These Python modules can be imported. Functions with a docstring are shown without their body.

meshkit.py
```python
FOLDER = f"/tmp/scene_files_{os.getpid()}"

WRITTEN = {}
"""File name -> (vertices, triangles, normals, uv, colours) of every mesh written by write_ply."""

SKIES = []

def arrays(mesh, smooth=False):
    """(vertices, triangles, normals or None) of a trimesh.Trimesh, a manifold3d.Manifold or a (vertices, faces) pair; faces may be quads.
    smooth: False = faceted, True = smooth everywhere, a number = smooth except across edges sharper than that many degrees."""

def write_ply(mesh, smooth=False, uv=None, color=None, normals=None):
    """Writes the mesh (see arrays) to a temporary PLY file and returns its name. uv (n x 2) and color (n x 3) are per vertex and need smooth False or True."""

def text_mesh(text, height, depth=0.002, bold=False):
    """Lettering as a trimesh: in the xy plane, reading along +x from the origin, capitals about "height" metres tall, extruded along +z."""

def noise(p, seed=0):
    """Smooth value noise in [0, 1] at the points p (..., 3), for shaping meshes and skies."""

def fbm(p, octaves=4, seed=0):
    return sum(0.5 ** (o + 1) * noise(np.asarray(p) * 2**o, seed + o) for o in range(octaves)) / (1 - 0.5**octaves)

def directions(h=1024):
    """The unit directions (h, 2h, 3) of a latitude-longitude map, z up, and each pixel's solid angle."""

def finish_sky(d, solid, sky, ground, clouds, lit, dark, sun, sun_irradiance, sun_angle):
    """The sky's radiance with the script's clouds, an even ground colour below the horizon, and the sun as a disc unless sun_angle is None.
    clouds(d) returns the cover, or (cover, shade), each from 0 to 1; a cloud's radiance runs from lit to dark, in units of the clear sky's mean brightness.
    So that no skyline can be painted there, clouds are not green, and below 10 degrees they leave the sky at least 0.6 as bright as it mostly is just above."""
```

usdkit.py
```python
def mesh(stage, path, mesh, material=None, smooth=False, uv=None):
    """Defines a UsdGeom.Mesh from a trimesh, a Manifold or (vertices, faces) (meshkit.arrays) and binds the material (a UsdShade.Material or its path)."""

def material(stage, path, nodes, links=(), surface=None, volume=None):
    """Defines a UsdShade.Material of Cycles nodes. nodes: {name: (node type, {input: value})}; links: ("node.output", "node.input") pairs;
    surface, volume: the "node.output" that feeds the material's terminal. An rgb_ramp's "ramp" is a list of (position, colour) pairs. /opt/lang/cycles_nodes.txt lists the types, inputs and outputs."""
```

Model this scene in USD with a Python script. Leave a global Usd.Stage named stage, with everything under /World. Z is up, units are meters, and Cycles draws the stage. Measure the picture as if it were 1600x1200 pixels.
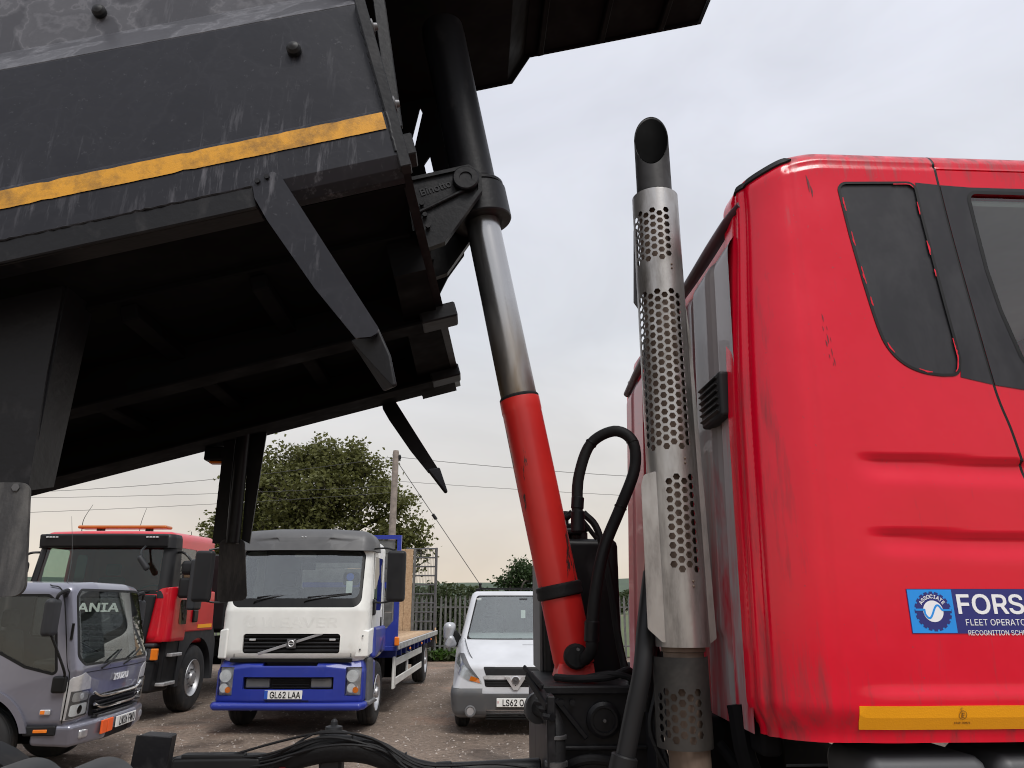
import math, random
import numpy as np, trimesh, shapely, usdkit, meshkit
import shapely.affinity
import manifold3d as m3
from scipy.spatial import Delaunay
from shapely.geometry import Polygon, Point, LineString, box as sbox
from pxr import Usd, UsdGeom, UsdLux, UsdShade, Gf, Sdf, Vt

stage = Usd.Stage.CreateInMemory()
UsdGeom.SetStageUpAxis(stage, UsdGeom.Tokens.z)
UsdGeom.SetStageMetersPerUnit(stage, 1.0)
UsdGeom.Xform.Define(stage, '/World')
UsdGeom.Scope.Define(stage, '/World/Looks')

# ------------------------------------------------------------------ camera
cam = UsdGeom.Camera.Define(stage, '/World/camera')
cam.AddTranslateOp().Set(Gf.Vec3d(0, 0, 1.7))
cam.AddRotateXOp().Set(90 + 16.7)
cam.CreateHorizontalApertureAttr(36.0)
cam.CreateVerticalApertureAttr(27.0)
cam.CreateFocalLengthAttr(25.875)
cam.CreateClippingRangeAttr(Gf.Vec2f(0.05, 20000))
cam.CreateExposureAttr(0.56)

# ------------------------------------------------------------------ sky and sun (overcast, brighter behind the camera)
SUN_AZ, SUN_EL = math.radians(155), math.radians(56)     # direction towards the sun, clockwise from +y
sund = np.array([math.sin(SUN_AZ) * math.cos(SUN_EL), math.cos(SUN_AZ) * math.cos(SUN_EL), math.sin(SUN_EL)])
sky_mat = usdkit.material(stage, '/World/Looks/sky_look', {
    'sky': ('sky_texture', {'sky_type': 'single_scattering', 'sun_disc': False, 'sun_elevation': SUN_EL, 'sun_rotation': SUN_AZ}),
    'tc': ('texture_coordinate', {}),
    'sep': ('separate_xyz', {}),
    'grad': ('rgb_ramp', {'ramp': [(0.0, (7.5, 6.5, 5.3)), (0.05, (7.5, 6.65, 5.7)), (0.16, (7.0, 6.75, 6.45)), (0.35, (6.7, 6.9, 7.35)), (0.6, (6.9, 7.1, 7.9)), (1.0, (10.5, 10.8, 11.6))]}),
    'map': ('mapping', {'scale': (1.5, 1.5, 2.6), 'location': (3.1, 0.4, 1.7)}),
    'n1': ('noise_texture', {'scale': 1.7, 'detail': 6.0, 'roughness': 0.52, 'distortion': 0.5}),
    'cl': ('map_range', {'from_min': 0.3, 'from_max': 0.7, 'to_min': 0.87, 'to_max': 1.11, 'clamp': True}),
    'cc': ('combine_color', {}),
    'mul': ('mix_color', {'blend_type': 'multiply', 'fac': 1.0, 'use_clamp': False}),
    'mix': ('mix_color', {'blend_type': 'mix', 'fac': 0.96, 'use_clamp': False}),
    'bg': ('background_shader', {'strength': 0.075}),
}, [('tc.generated', 'sep.vector'), ('sep.z', 'grad.fac'), ('tc.generated', 'map.vector'), ('map.vector', 'n1.vector'), ('n1.fac', 'cl.value'),
    ('cl.result', 'cc.r'), ('cl.result', 'cc.g'), ('cl.result', 'cc.b'), ('grad.color', 'mul.a'), ('cc.color', 'mul.b'),
    ('sky.color', 'mix.a'), ('mul.result', 'mix.b'), ('mix.result', 'bg.color')], surface='bg.background')
dome = UsdLux.DomeLight.Define(stage, '/World/sky')
dome.CreateIntensityAttr(1.0)
UsdShade.MaterialBindingAPI.Apply(dome.GetPrim()).Bind(sky_mat)
dome.GetPrim().SetCustomDataByKey('kind', 'structure')
sun = UsdLux.DistantLight.Define(stage, '/World/sun')
sun.CreateIntensityAttr(0.40)
sun.CreateAngleAttr(24.0)
sun.CreateNormalizeAttr(True)
sun.CreateColorAttr(Gf.Vec3f(1.0, 0.97, 0.93))
q = Gf.Rotation(Gf.Vec3d(0, 0, 1), Gf.Vec3d(*map(float, sund)))
sun.AddTransformOp().Set(Gf.Matrix4d().SetRotate(q))

# ------------------------------------------------------------------ helpers: prims
used = {}
def name_at(parent, name):
    k = (parent, name)
    n = used.get(k, -1) + 1
    used[k] = n
    return f'{parent}/{name}' if n == 0 else f'{parent}/{name}_{n:03d}'

def setdata(prim, label=None, cat=None, group=None, kind=None):
    for k, v in (('label', label), ('category', cat), ('group', group), ('kind', kind)):
        if v: prim.SetCustomDataByKey(k, v)

def thing(name, label=None, cat=None, loc=(0, 0, 0), rz=0.0, group=None, kind=None):
    p = name_at('/World', name)
    x = UsdGeom.Xform.Define(stage, p)
    x.AddTranslateOp().Set(Gf.Vec3d(*map(float, loc)))
    if rz: x.AddRotateZOp().Set(float(rz))
    setdata(x.GetPrim(), label, cat, group, kind)
    return p

def part(parent, name, mesh, mat, smooth=30, label=None, kind=None):
    p = name_at(parent, name)
    m = usdkit.mesh(stage, p, mesh, M[mat], smooth=smooth)
    setdata(m.GetPrim(), label, None, None, kind)
    return p

def parts(parent, name, meshes, mat, **k):
    for m_ in meshes: part(parent, name, m_, mat, **k)

def top(name, mesh, mat, label=None, cat=None, group=None, kind=None, smooth=30):
    p = name_at('/World', name)
    m = usdkit.mesh(stage, p, mesh, M[mat], smooth=smooth)
    setdata(m.GetPrim(), label, cat, group, kind)
    return p

# ------------------------------------------------------------------ helpers: geometry
def tm(m):
    if isinstance(m, trimesh.Trimesh): return m
    if hasattr(m, 'to_mesh'):
        k = m.to_mesh()
        return trimesh.Trimesh(k.vert_properties[:, :3], k.tri_verts, process=False)
    return trimesh.Trimesh(*m, process=False)

def cat(*ms):
    out = []
    for m in ms:
        out += [tm(k) for k in m] if isinstance(m, list) else [tm(m)]
    return trimesh.util.concatenate(out)

def man(m):
    m = tm(m)
    return m3.Manifold(m3.Mesh(np.asarray(m.vertices, np.float32), np.asarray(m.faces, np.uint32)))

def hullp(pts):
    return m3.Manifold.hull_points(np.asarray(pts, float))

def sphere_dirs(n=14):
    d = [(0, 0, 1), (0, 0, -1)]
    for i in range(1, n):
        t = math.pi * i / n
        for j in range(2 * n):
            f = math.pi * j / n
            d.append((math.sin(t) * math.cos(f), math.sin(t) * math.sin(f), math.cos(t)))
    return np.array(d)
SD = sphere_dirs(14)
SD6 = sphere_dirs(6)

def rhull(pts, inset=0.0, dirs=None):
    """hull of spheres (x, y, z, r)"""
    dirs = SD if dirs is None else dirs
    return hullp(np.vstack([np.array(p[:3]) + dirs * max(p[3] - inset, 0.004) for p in pts]))

def sym(pts):
    return [(sx * p[0], *p[1:]) for p in pts for sx in (-1, 1)]

def box(x0, x1, y0, y1, z0, z1, b=0.006):
    b = min(b, (x1 - x0) * .3, (y1 - y0) * .3, (z1 - z0) * .3)
    P = []
    for x, sx in ((x0, 1), (x1, -1)):
        for y, sy in ((y0, 1), (y1, -1)):
            for z, sz in ((z0, 1), (z1, -1)):
                P += [(x + sx * b, y + sy * b, z), (x + sx * b, y, z + sz * b), (x, y + sy * b, z + sz * b)]
    return hullp(P)

def rbox(x0, x1, y0, y1, z0, z1, r=0.03):
    r = min(r, (x1 - x0) * .49, (y1 - y0) * .49, (z1 - z0) * .49)
    return rhull([(x, y, z, r) for x in (x0 + r, x1 - r) for y in (y0 + r, y1 - r) for z in (z0 + r, z1 - r)], dirs=SD6)

def rot(m, ang, axis, about=(0, 0, 0)):
    m = tm(m).copy(); m.apply_transform(trimesh.transformations.rotation_matrix(math.radians(ang), axis, about)); return m

def moved(m, d):
    m = tm(m).copy(); m.apply_translation(d); return m

def prism(poly, d0, d1, plane='xz'):
    """2D outline extruded between depth d0 and d1 along the remaining axis"""
    if not isinstance(poly, Polygon): poly = Polygon(poly)
    if not poly.is_valid: poly = poly.buffer(0)
    m = trimesh.creation.extrude_polygon(poly, abs(d1 - d0), engine='earcut')
    v = m.vertices.copy(); v[:, 2] += min(d0, d1)
    if plane == 'xz': w = np.stack([v[:, 0], v[:, 2], v[:, 1]], 1); flip = True
    elif plane == 'yz': w = np.stack([v[:, 2], v[:, 0], v[:, 1]], 1); flip = False
    else: w = v; flip = False
    f = m.faces[:, ::-1] if flip else m.faces
    return trimesh.Trimesh(w, f, process=False)

def rpoly(pts, r):
    p = Polygon(pts)
    return p.buffer(-r, join_style=2).buffer(r, quad_segs=6)

def basis(d):
    d = np.asarray(d, float); d = d / np.linalg.norm(d)
    a = np.array([0, 0, 1.0]) if abs(d[2]) < 0.9 else np.array([1.0, 0, 0])
    u = np.cross(a, d); u /= np.linalg.norm(u)
    return u, np.cross(d, u), d

def lathe(profile, o=(0, 0, 0), axis=(0, 0, 1), n=28, closed=False):
    """profile of (radius, height) from one end to the other, turned about the axis through o"""
    u, v, d = basis(axis)
    pr = [(max(r, 1e-5), h) for r, h in profile]
    t = np.linspace(0, 2 * math.pi, n, endpoint=False)
    ring = np.cos(t)[:, None] * u + np.sin(t)[:, None] * v
    V = np.vstack([np.array(o) + ring * r + d * h for r, h in pr])
    k = len(pr); F = []
    rng = range(k if closed else k - 1)
    for i in rng:
        i2 = (i + 1) % k
        a = i * n + np.arange(n); b = i * n + (np.arange(n) + 1) % n
        c = i2 * n + (np.arange(n) + 1) % n; e = i2 * n + np.arange(n)
        F += [np.stack([a, b, c], 1), np.stack([a, c, e], 1)]
    F = np.vstack(F)
    if not closed:
        V = np.vstack([V, np.array(o) + d * pr[0][1], np.array(o) + d * pr[-1][1]])
        i0, i1 = len(V) - 2, len(V) - 1
        a = np.arange(n); b = (a + 1) % n
        F = np.vstack([F, np.stack([np.full(n, i0), b, a], 1), np.stack([np.full(n, i1), (k - 1) * n + a, (k - 1) * n + b], 1)])
    m = trimesh.Trimesh(V, F, process=False)
    return m

def cyl(p0, p1, r0, r1=None, n=20, b=0.0):
    p0, p1 = np.array(p0, float), np.array(p1, float)
    L = np.linalg.norm(p1 - p0); r1 = r0 if r1 is None else r1
    pr = [(r0, 0), (r1, L)] if not b else [(r0 - b, 0), (r0, b), (r1, L - b), (r1 - b, L)]
    return lathe(pr, p0, p1 - p0, n)

def spline(pts, n=8):
    P = np.array(pts, float)
    P = np.vstack([2 * P[0] - P[1], P, 2 * P[-1] - P[-2]])
    out = []
    for i in range(1, len(P) - 2):
        for t in np.linspace(0, 1, n, endpoint=False):
            a, b, c, d = P[i - 1:i + 3]
            out.append(.5 * (2 * b + (c - a) * t + (2 * a - 5 * b + 4 * c - d) * t * t + (3 * b - a - 3 * c + d) * t ** 3))
    out.append(P[-2])
    return np.array(out)

def tube(pts, r, n=10, sm=6):
    P = spline(pts, sm) if sm > 1 else np.array(pts, float)
    R = np.full(len(P), r) if np.ndim(r) == 0 else np.interp(np.linspace(0, 1, len(P)), np.linspace(0, 1, len(r)), r)
    T = np.gradient(P, axis=0); T /= np.linalg.norm(T, axis=1, keepdims=True)
    u, v, _ = basis(T[0]); V = []
    t = np.linspace(0, 2 * math.pi, n, endpoint=False)
    for i in range(len(P)):
        u = u - T[i] * (u @ T[i]); u /= np.linalg.norm(u); v = np.cross(T[i], u)
        V.append(P[i] + R[i] * (np.cos(t)[:, None] * u + np.sin(t)[:, None] * v))
    V = np.vstack(V + [P[:1], P[-1:]]); k = len(P); F = []
    for i in range(k - 1):
        a = i * n + np.arange(n); b = i * n + (np.arange(n) + 1) % n
        F += [np.stack([a, b, b + n], 1), np.stack([a, b + n, a + n], 1)]
    a = np.arange(n); b = (a + 1) % n
    F += [np.stack([np.full(n, k * n), b, a], 1), np.stack([np.full(n, k * n + 1), (k - 1) * n + a, (k - 1) * n + b], 1)]
    return trimesh.Trimesh(V, np.vstack(F), process=False)

def bar(p0, p1, w, h, b=0.004, up=(0, 0, 1)):
    """rectangular bar from p0 to p1, w across, h along up"""
    p0, p1 = np.array(p0, float), np.array(p1, float)
    d = p1 - p0; L = np.linalg.norm(d); d /= L
    s = np.cross(np.array(up, float), d); s /= np.linalg.norm(s); n = np.cross(d, s)
    m = tm(box(-w / 2, w / 2, 0, L, -h / 2, h / 2, b))
    m.vertices = p0 + np.outer(m.vertices[:, 0], s) * 1.0 + np.outer(m.vertices[:, 1], d) + np.outer(m.vertices[:, 2], n)
    m.invert() if np.linalg.det(np.stack([s, d, n])) < 0 else None
    return m

def grid(P):
    """(rows, cols, 3) array of points to a sheet"""
    r, c = P.shape[:2]
    i = np.arange(r * c).reshape(r, c)
    a, b, d, e = i[:-1, :-1].ravel(), i[:-1, 1:].ravel(), i[1:, 1:].ravel(), i[1:, :-1].ravel()
    return trimesh.Trimesh(P.reshape(-1, 3), np.vstack([np.stack([a, b, d], 1), np.stack([a, d, e], 1)]), process=False)

def text(s, h, depth=0.002, bold=False, width=None, center=True):
    m = meshkit.text_mesh(s, h, depth, bold)
    lo, hi = m.bounds
    if width: m.vertices[:, 0] = (m.vertices[:, 0] - lo[0]) * width / (hi[0] - lo[0])
    else: m.vertices[:, 0] -= lo[0]
    if center: m.vertices[:, 0] -= (m.vertices[:, 0].max()) / 2
    return m

def text_front(s, h, x, y, z, depth=0.003, bold=False, width=None):
    """lettering facing -y, centred at x, baseline z, its face at y - depth"""
    m = text(s, h, depth, bold, width)
    v = m.vertices.copy()
    m.vertices = np.stack([x + v[:, 0], y - v[:, 2], z + v[:, 1]], 1)
    return m

def patch(poly, S, sp=0.02, bsp=None, off=0.0, wall=0.0):
    """triangulated outline in (p, q) lifted on the surface S, moved out by off, with an edge turned in by wall"""
    bsp = bsp or sp
    poly = poly.buffer(0) if hasattr(poly, 'buffer') else Polygon(poly).buffer(0)
    if hasattr(poly, 'geoms'):
        return trimesh.util.concatenate([patch(g, S, sp, bsp, off, wall) for g in poly.geoms if g.area > 1e-6])
    rings = []
    for rg in [poly.exterior, *poly.interiors]:
        n = max(8, int(rg.length / bsp))
        keep = np.array(rg.coords)[:-1]
        rs = [rg.interpolate(t, normalized=True).coords[0] for t in np.linspace(0, 1, n, endpoint=False)]
        ds = sorted([(rg.project(Point(c)), tuple(c)) for c in list(map(tuple, keep)) + rs])
        clean = [ds[0]]
        for d in ds[1:]:
            if d[0] - clean[-1][0] > bsp * .15: clean.append(d)
        rings.append(np.array([c for _, c in clean]))
    x0, y0, x1, y1 = poly.bounds
    gx, gy = np.meshgrid(np.arange(x0, x1, sp), np.arange(y0, y1, sp))
    gx = gx + (np.arange(gx.shape[0]) % 2)[:, None] * sp * .5
    inner = poly.buffer(-bsp * .55)
    k = shapely.contains_xy(inner, gx.ravel(), gy.ravel())
    P = np.vstack(rings + [np.stack([gx.ravel()[k], gy.ravel()[k]], 1)])
    tri = Delaunay(P).simplices
    c = P[tri].mean(1)
    tri = tri[shapely.contains_xy(poly, c[:, 0], c[:, 1])]
    ar = np.cross(P[tri[:, 1]] - P[tri[:, 0]], P[tri[:, 2]] - P[tri[:, 0]])
    tri = tri[np.abs(ar) > 1e-10]; ar = ar[np.abs(ar) > 1e-10]
    tri[ar < 0] = tri[ar < 0][:, ::-1]
    e = 1e-3
    A = S(P[:, 0], P[:, 1])
    N = np.cross(S(P[:, 0] + e, P[:, 1]) - A, S(P[:, 0], P[:, 1] + e) - A); N /= np.linalg.norm(N, axis=1, keepdims=True)
    V = A + N * off
    ms = [trimesh.Trimesh(V, tri, process=False)]
    if wall:
        o = 0
        for rg in rings:
            n = len(rg); i = o + np.arange(n); j = o + (np.arange(n) + 1) % n; o += n
            W = np.vstack([V[i], V[i] - N[i] * wall])
            a, b = np.arange(n), (np.arange(n) + 1) % n
            ms.append(trimesh.Trimesh(W, np.vstack([np.stack([a, a + n, b + n], 1), np.stack([a, b + n, b], 1)]), process=False))
    return trimesh.util.concatenate(ms)

def on_surf(m, p0, q0, S, off=0.0):
    v = m.vertices; p, q_ = p0 + v[:, 0], q0 + v[:, 1]; e = 1e-3
    A = S(p, q_); N = np.cross(S(p + e, q_) - A, S(p, q_ + e) - A); N /= np.linalg.norm(N, axis=1, keepdims=True)
    m = m.copy(); m.vertices = A + N * (off + v[:, 2])[:, None]
    return m

def ss(a, b, x):
    t = np.clip((np.asarray(x, float) - a) / (b - a), 0, 1); return t * t * (3 - 2 * t)

# ------------------------------------------------------------------ materials
M = {}
def mat(name, nodes, links=(), surface='p.BSDF'):
    M[name] = usdkit.material(stage, f'/World/Looks/{name}', nodes, links, surface=surface)

def plain(name, col, rough=0.5, metal=0.0, coat=0.0, vary=0.12, scale=6.0, bump=0.0, bscale=60.0, spec=0.5):
    """a paint, plastic or metal with uneven tone and roughness"""
    lo = tuple(c * (1 - vary) for c in col); hi = tuple(min(1, c * (1 + vary)) for c in col)
    nodes = {'tc': ('texture_coordinate', {}), 'n': ('noise_texture', {'scale': scale, 'detail': 5.0, 'roughness': 0.6}),
             'r': ('rgb_ramp', {'ramp': [(0.3, lo), (0.7, hi)]}),
             'rr': ('map_range', {'from_min': 0.3, 'from_max': 0.7, 'to_min': max(0.02, rough * .8), 'to_max': min(1, rough * 1.2)}),
             'p': ('principled_bsdf', {'metallic': metal, 'coat_weight': coat, 'specular_ior_level': spec})}
    links = [('tc.object', 'n.vector'), ('n.fac', 'r.fac'), ('n.fac', 'rr.value'), ('r.color', 'p.base_color'), ('rr.result', 'p.roughness')]
    if bump:
        nodes['bn'] = ('noise_texture', {'scale': bscale, 'detail': 4.0}); nodes['b'] = ('bump', {'strength': bump, 'distance': 0.004})
        links += [('tc.object', 'bn.vector'), ('bn.fac', 'b.height'), ('b.normal', 'p.normal')]
    mat(name, nodes, links)

def dirty(name, col, dirt, rough=0.35, drough=0.7, metal=0.0, coat=0.0, amount=(0.52, 0.72), scale=3.0, stretch=(1, 1, 1), vary=0.1, bump=0.0, bscale=80, spec=0.5):
    """paint with patches of dirt; stretch below 1 on z draws the patches into streaks"""
    nodes = {'tc': ('texture_coordinate', {}), 'm': ('mapping', {'scale': stretch}),
             'n': ('noise_texture', {'scale': scale, 'detail': 8.0, 'roughness': 0.65, 'distortion': 0.3}),
             'n2': ('noise_texture', {'scale': 2.0, 'detail': 4.0}),
             'c': ('rgb_ramp', {'ramp': [(0.3, tuple(x * (1 - vary) for x in col)), (0.7, tuple(min(1, x * (1 + vary)) for x in col))]}),
             'f': ('map_range', {'from_min': amount[0], 'from_max': amount[1], 'clamp': True}),
             'mx': ('mix_color', {'b': dirt}), 'mr': ('mix_float', {'a': rough, 'b': drough}),
             'p': ('principled_bsdf', {'metallic': metal, 'coat_weight': coat, 'specular_ior_level': spec})}
    links = [('tc.object', 'm.vector'), ('m.vector', 'n.vector'), ('tc.object', 'n2.vector'), ('n2.fac', 'c.fac'), ('n.fac', 'f.value'),
             ('f.result', 'mx.fac'), ('f.result', 'mr.fac'), ('c.color', 'mx.a'), ('mx.result', 'p.base_color'), ('mr.result', 'p.roughness')]
    if bump:
        nodes['bn'] = ('noise_texture', {'scale': bscale, 'detail': 4.0}); nodes['b'] = ('bump', {'strength': bump, 'distance': 0.004})
        links += [('tc.object', 'bn.vector'), ('bn.fac', 'b.height'), ('b.normal', 'p.normal')]
    mat(name, nodes, links)

def pane(name, tint, rough=0.0, ior=1.5):
    """thin pane: the same Fresnel reflection on its front and back faces, the rest passes straight through"""
    mat(name, {'t': ('transparent_bsdf', {'color': tint}), 'g': ('glossy_bsdf', {'roughness': rough, 'color': (1, 1, 1)}), 'geo': ('geometry', {}), 'i': ('mix_float', {'a': ior, 'b': 1.0 / ior}), 'f': ('fresnel', {}),
               'x': ('mix_closure', {})}, [('geo.backfacing', 'i.fac'), ('i.result', 'f.IOR'), ('f.fac', 'x.fac'), ('t.BSDF', 'x.closure1'), ('g.BSDF', 'x.closure2')], surface='x.closure')

dirty('black_worn', (0.006, 0.006, 0.0075), (0.030, 0.029, 0.031), rough=0.45, drough=0.65, amount=(0.54, 0.80), scale=7, stretch=(1.6, 1.6, 0.9), bump=0.25, bscale=45, spec=0.28)
def stained(name, base, stain, streaks, blotch):
    nodes = {'tc': ('texture_coordinate', {}), 'm': ('mapping', {'scale': (9.0, 9.0, 1.2)}), 'n': ('noise_texture', {'scale': 3.4, 'detail': 9.0, 'roughness': 0.66}), 'n2': ('noise_texture', {'scale': 5.2, 'detail': 5.0, 'roughness': 0.5, 'distortion': 0.25}),
     'n3': ('noise_texture', {'scale': 1.7, 'detail': 4.0}), 'st': ('map_range', {'from_min': 0.545, 'from_max': 0.70, 'to_max': streaks, 'clamp': True}), 'sm': ('map_range', {'from_min': 0.42, 'from_max': 0.6, 'clamp': True}), 'sk': ('math', {'math_type': 'multiply'}),
     'rg': ('rgb_ramp', {'ramp': [(0.0, (0, 0, 0)), (0.44, (.05, .05, .05)), (0.485, (.30, .30, .30)), (0.50, (.62, .62, .62)), (0.512, (.30, .30, .30)), (0.57, (.22, .22, .22)), (0.60, (.5, .5, .5)), (0.63, (.2, .2, .2)), (1, (.2, .2, .2))]}), 'uk': ('math', {'math_type': 'multiply', 'value2': blotch}),
     'fine': ('noise_texture', {'scale': 45.0, 'detail': 5.0, 'roughness': 0.7}), 'fm': ('map_range', {'from_min': 0.62, 'from_max': 0.75, 'to_max': 0.35, 'clamp': True}),
     'mxx': ('math', {'math_type': 'maximum'}), 'mx3': ('math', {'math_type': 'add'}), 'c': ('mix_color', {'a': base, 'b': stain}), 'mr': ('mix_float', {'a': 0.33, 'b': 0.6}), 'bn': ('noise_texture', {'scale': 28.0, 'detail': 4.0}), 'b': ('bump', {'strength': 0.14, 'distance': 0.004}),
     'p': ('principled_bsdf', {'specular_ior_level': 0.32})}
    mat(name, nodes, [('tc.object', 'm.vector'), ('m.vector', 'n.vector'), ('tc.object', 'n2.vector'), ('tc.object', 'n3.vector'), ('tc.object', 'bn.vector'), ('tc.object', 'fine.vector'), ('fine.fac', 'fm.value'), ('n.fac', 'st.value'), ('n3.fac', 'sm.value'), ('st.result', 'sk.value1'), ('sm.result', 'sk.value2'),
     ('n2.fac', 'rg.fac'), ('rg.color', 'uk.value1'), ('sk.value', 'mxx.value1'), ('uk.value', 'mxx.value2'), ('mxx.value', 'mx3.value1'), ('fm.result', 'mx3.value2'), ('mx3.value', 'c.fac'), ('mx3.value', 'mr.fac'),
     ('c.result', 'p.base_color'), ('mr.result', 'p.roughness'), ('bn.fac', 'b.height'), ('b.normal', 'p.normal')])
stained('black_side', (0.012, 0.012, 0.0165), (0.11, 0.11, 0.125), 0.9, 0.10)
stained('black_upper_lit', (0.055, 0.055, 0.063), (0.21, 0.21, 0.23), 0.5, .85)  # lighter base puts the sky light on the leaning face into the colour
plain('black_under_shaded', (0.0035, 0.0035, 0.0042), 0.75, bump=0.2, bscale=30, spec=0.09)  # darker than the body black; underside shade is put into the colour
plain('black_plastic', (0.011, 0.011, 0.012), 0.5, spec=0.3, bump=0.05, bscale=200)
plain('dark_plastic', (0.026, 0.027, 0.030), 0.55, spec=0.35, bump=0.05, bscale=200)
plain('grey_plastic', (0.13, 0.13, 0.135), 0.5)
plain('visor_grey', (0.082, 0.082, 0.084), 0.5)
plain('black_rubber', (0.008, 0.008, 0.009), 0.65, spec=0.3, bump=0.3, bscale=120)
dirty('mud_flap_rubber', (0.040, 0.040, 0.042), (0.13, 0.127, 0.122), rough=0.8, drough=0.9, amount=(0.42, 0.7), scale=7, stretch=(2, 2, .5), bump=0.3, bscale=90)
dirty('tyre_rubber', (0.018, 0.018, 0.019), (0.07, 0.06, 0.052), rough=0.8, drough=0.9, amount=(0.5, 0.8), scale=6)
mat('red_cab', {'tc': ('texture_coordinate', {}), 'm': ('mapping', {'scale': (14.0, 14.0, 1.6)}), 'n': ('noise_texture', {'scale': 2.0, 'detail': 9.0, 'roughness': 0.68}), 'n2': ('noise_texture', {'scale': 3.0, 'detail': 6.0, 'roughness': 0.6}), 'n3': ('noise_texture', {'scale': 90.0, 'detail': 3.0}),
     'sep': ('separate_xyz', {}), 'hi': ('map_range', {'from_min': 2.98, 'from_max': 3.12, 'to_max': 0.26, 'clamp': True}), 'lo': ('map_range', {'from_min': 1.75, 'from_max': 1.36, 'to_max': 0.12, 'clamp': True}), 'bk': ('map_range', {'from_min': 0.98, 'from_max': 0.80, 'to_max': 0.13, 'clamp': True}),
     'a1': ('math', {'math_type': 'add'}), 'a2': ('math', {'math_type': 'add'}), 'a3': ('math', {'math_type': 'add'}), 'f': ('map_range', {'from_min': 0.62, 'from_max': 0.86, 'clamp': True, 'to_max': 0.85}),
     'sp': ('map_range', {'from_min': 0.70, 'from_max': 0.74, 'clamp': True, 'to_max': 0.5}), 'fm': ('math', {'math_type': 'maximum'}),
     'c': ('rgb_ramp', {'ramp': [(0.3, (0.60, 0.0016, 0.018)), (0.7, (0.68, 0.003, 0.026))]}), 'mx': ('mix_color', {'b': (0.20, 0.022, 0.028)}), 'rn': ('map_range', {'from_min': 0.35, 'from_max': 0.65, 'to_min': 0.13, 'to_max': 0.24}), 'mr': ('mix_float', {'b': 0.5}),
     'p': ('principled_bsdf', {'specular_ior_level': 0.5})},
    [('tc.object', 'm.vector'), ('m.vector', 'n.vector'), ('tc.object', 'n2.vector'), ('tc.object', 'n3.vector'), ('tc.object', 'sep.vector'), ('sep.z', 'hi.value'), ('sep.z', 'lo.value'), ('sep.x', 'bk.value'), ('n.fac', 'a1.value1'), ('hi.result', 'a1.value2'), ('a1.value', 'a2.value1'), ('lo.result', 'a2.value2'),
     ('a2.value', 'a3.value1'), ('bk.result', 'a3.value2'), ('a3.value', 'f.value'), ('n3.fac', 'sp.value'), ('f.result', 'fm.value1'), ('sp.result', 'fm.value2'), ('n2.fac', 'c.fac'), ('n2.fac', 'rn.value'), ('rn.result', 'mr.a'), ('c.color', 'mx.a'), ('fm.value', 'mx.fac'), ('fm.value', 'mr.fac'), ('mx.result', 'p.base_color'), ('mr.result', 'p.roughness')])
dirty('red_lorry', (0.52, 0.006, 0.016), (0.22, 0.02, 0.02), rough=0.3, drough=0.5, coat=0.5, amount=(0.6, 0.9), scale=2)
dirty('white_lorry', (0.78, 0.78, 0.74), (0.5, 0.47, 0.40), rough=0.35, drough=0.6, coat=0.2, amount=(0.58, 0.95), scale=2.5)
dirty('white_van', (0.52, 0.53, 0.55), (0.5, 0.5, 0.5), rough=0.28, drough=0.5, coat=0.3, amount=(0.6, 0.95), scale=2)
dirty('blue_paint', (0.018, 0.034, 0.27), (0.06, 0.07, 0.22), rough=0.35, drough=0.6, coat=0.2, amount=(0.6, 0.9), scale=3)
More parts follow.
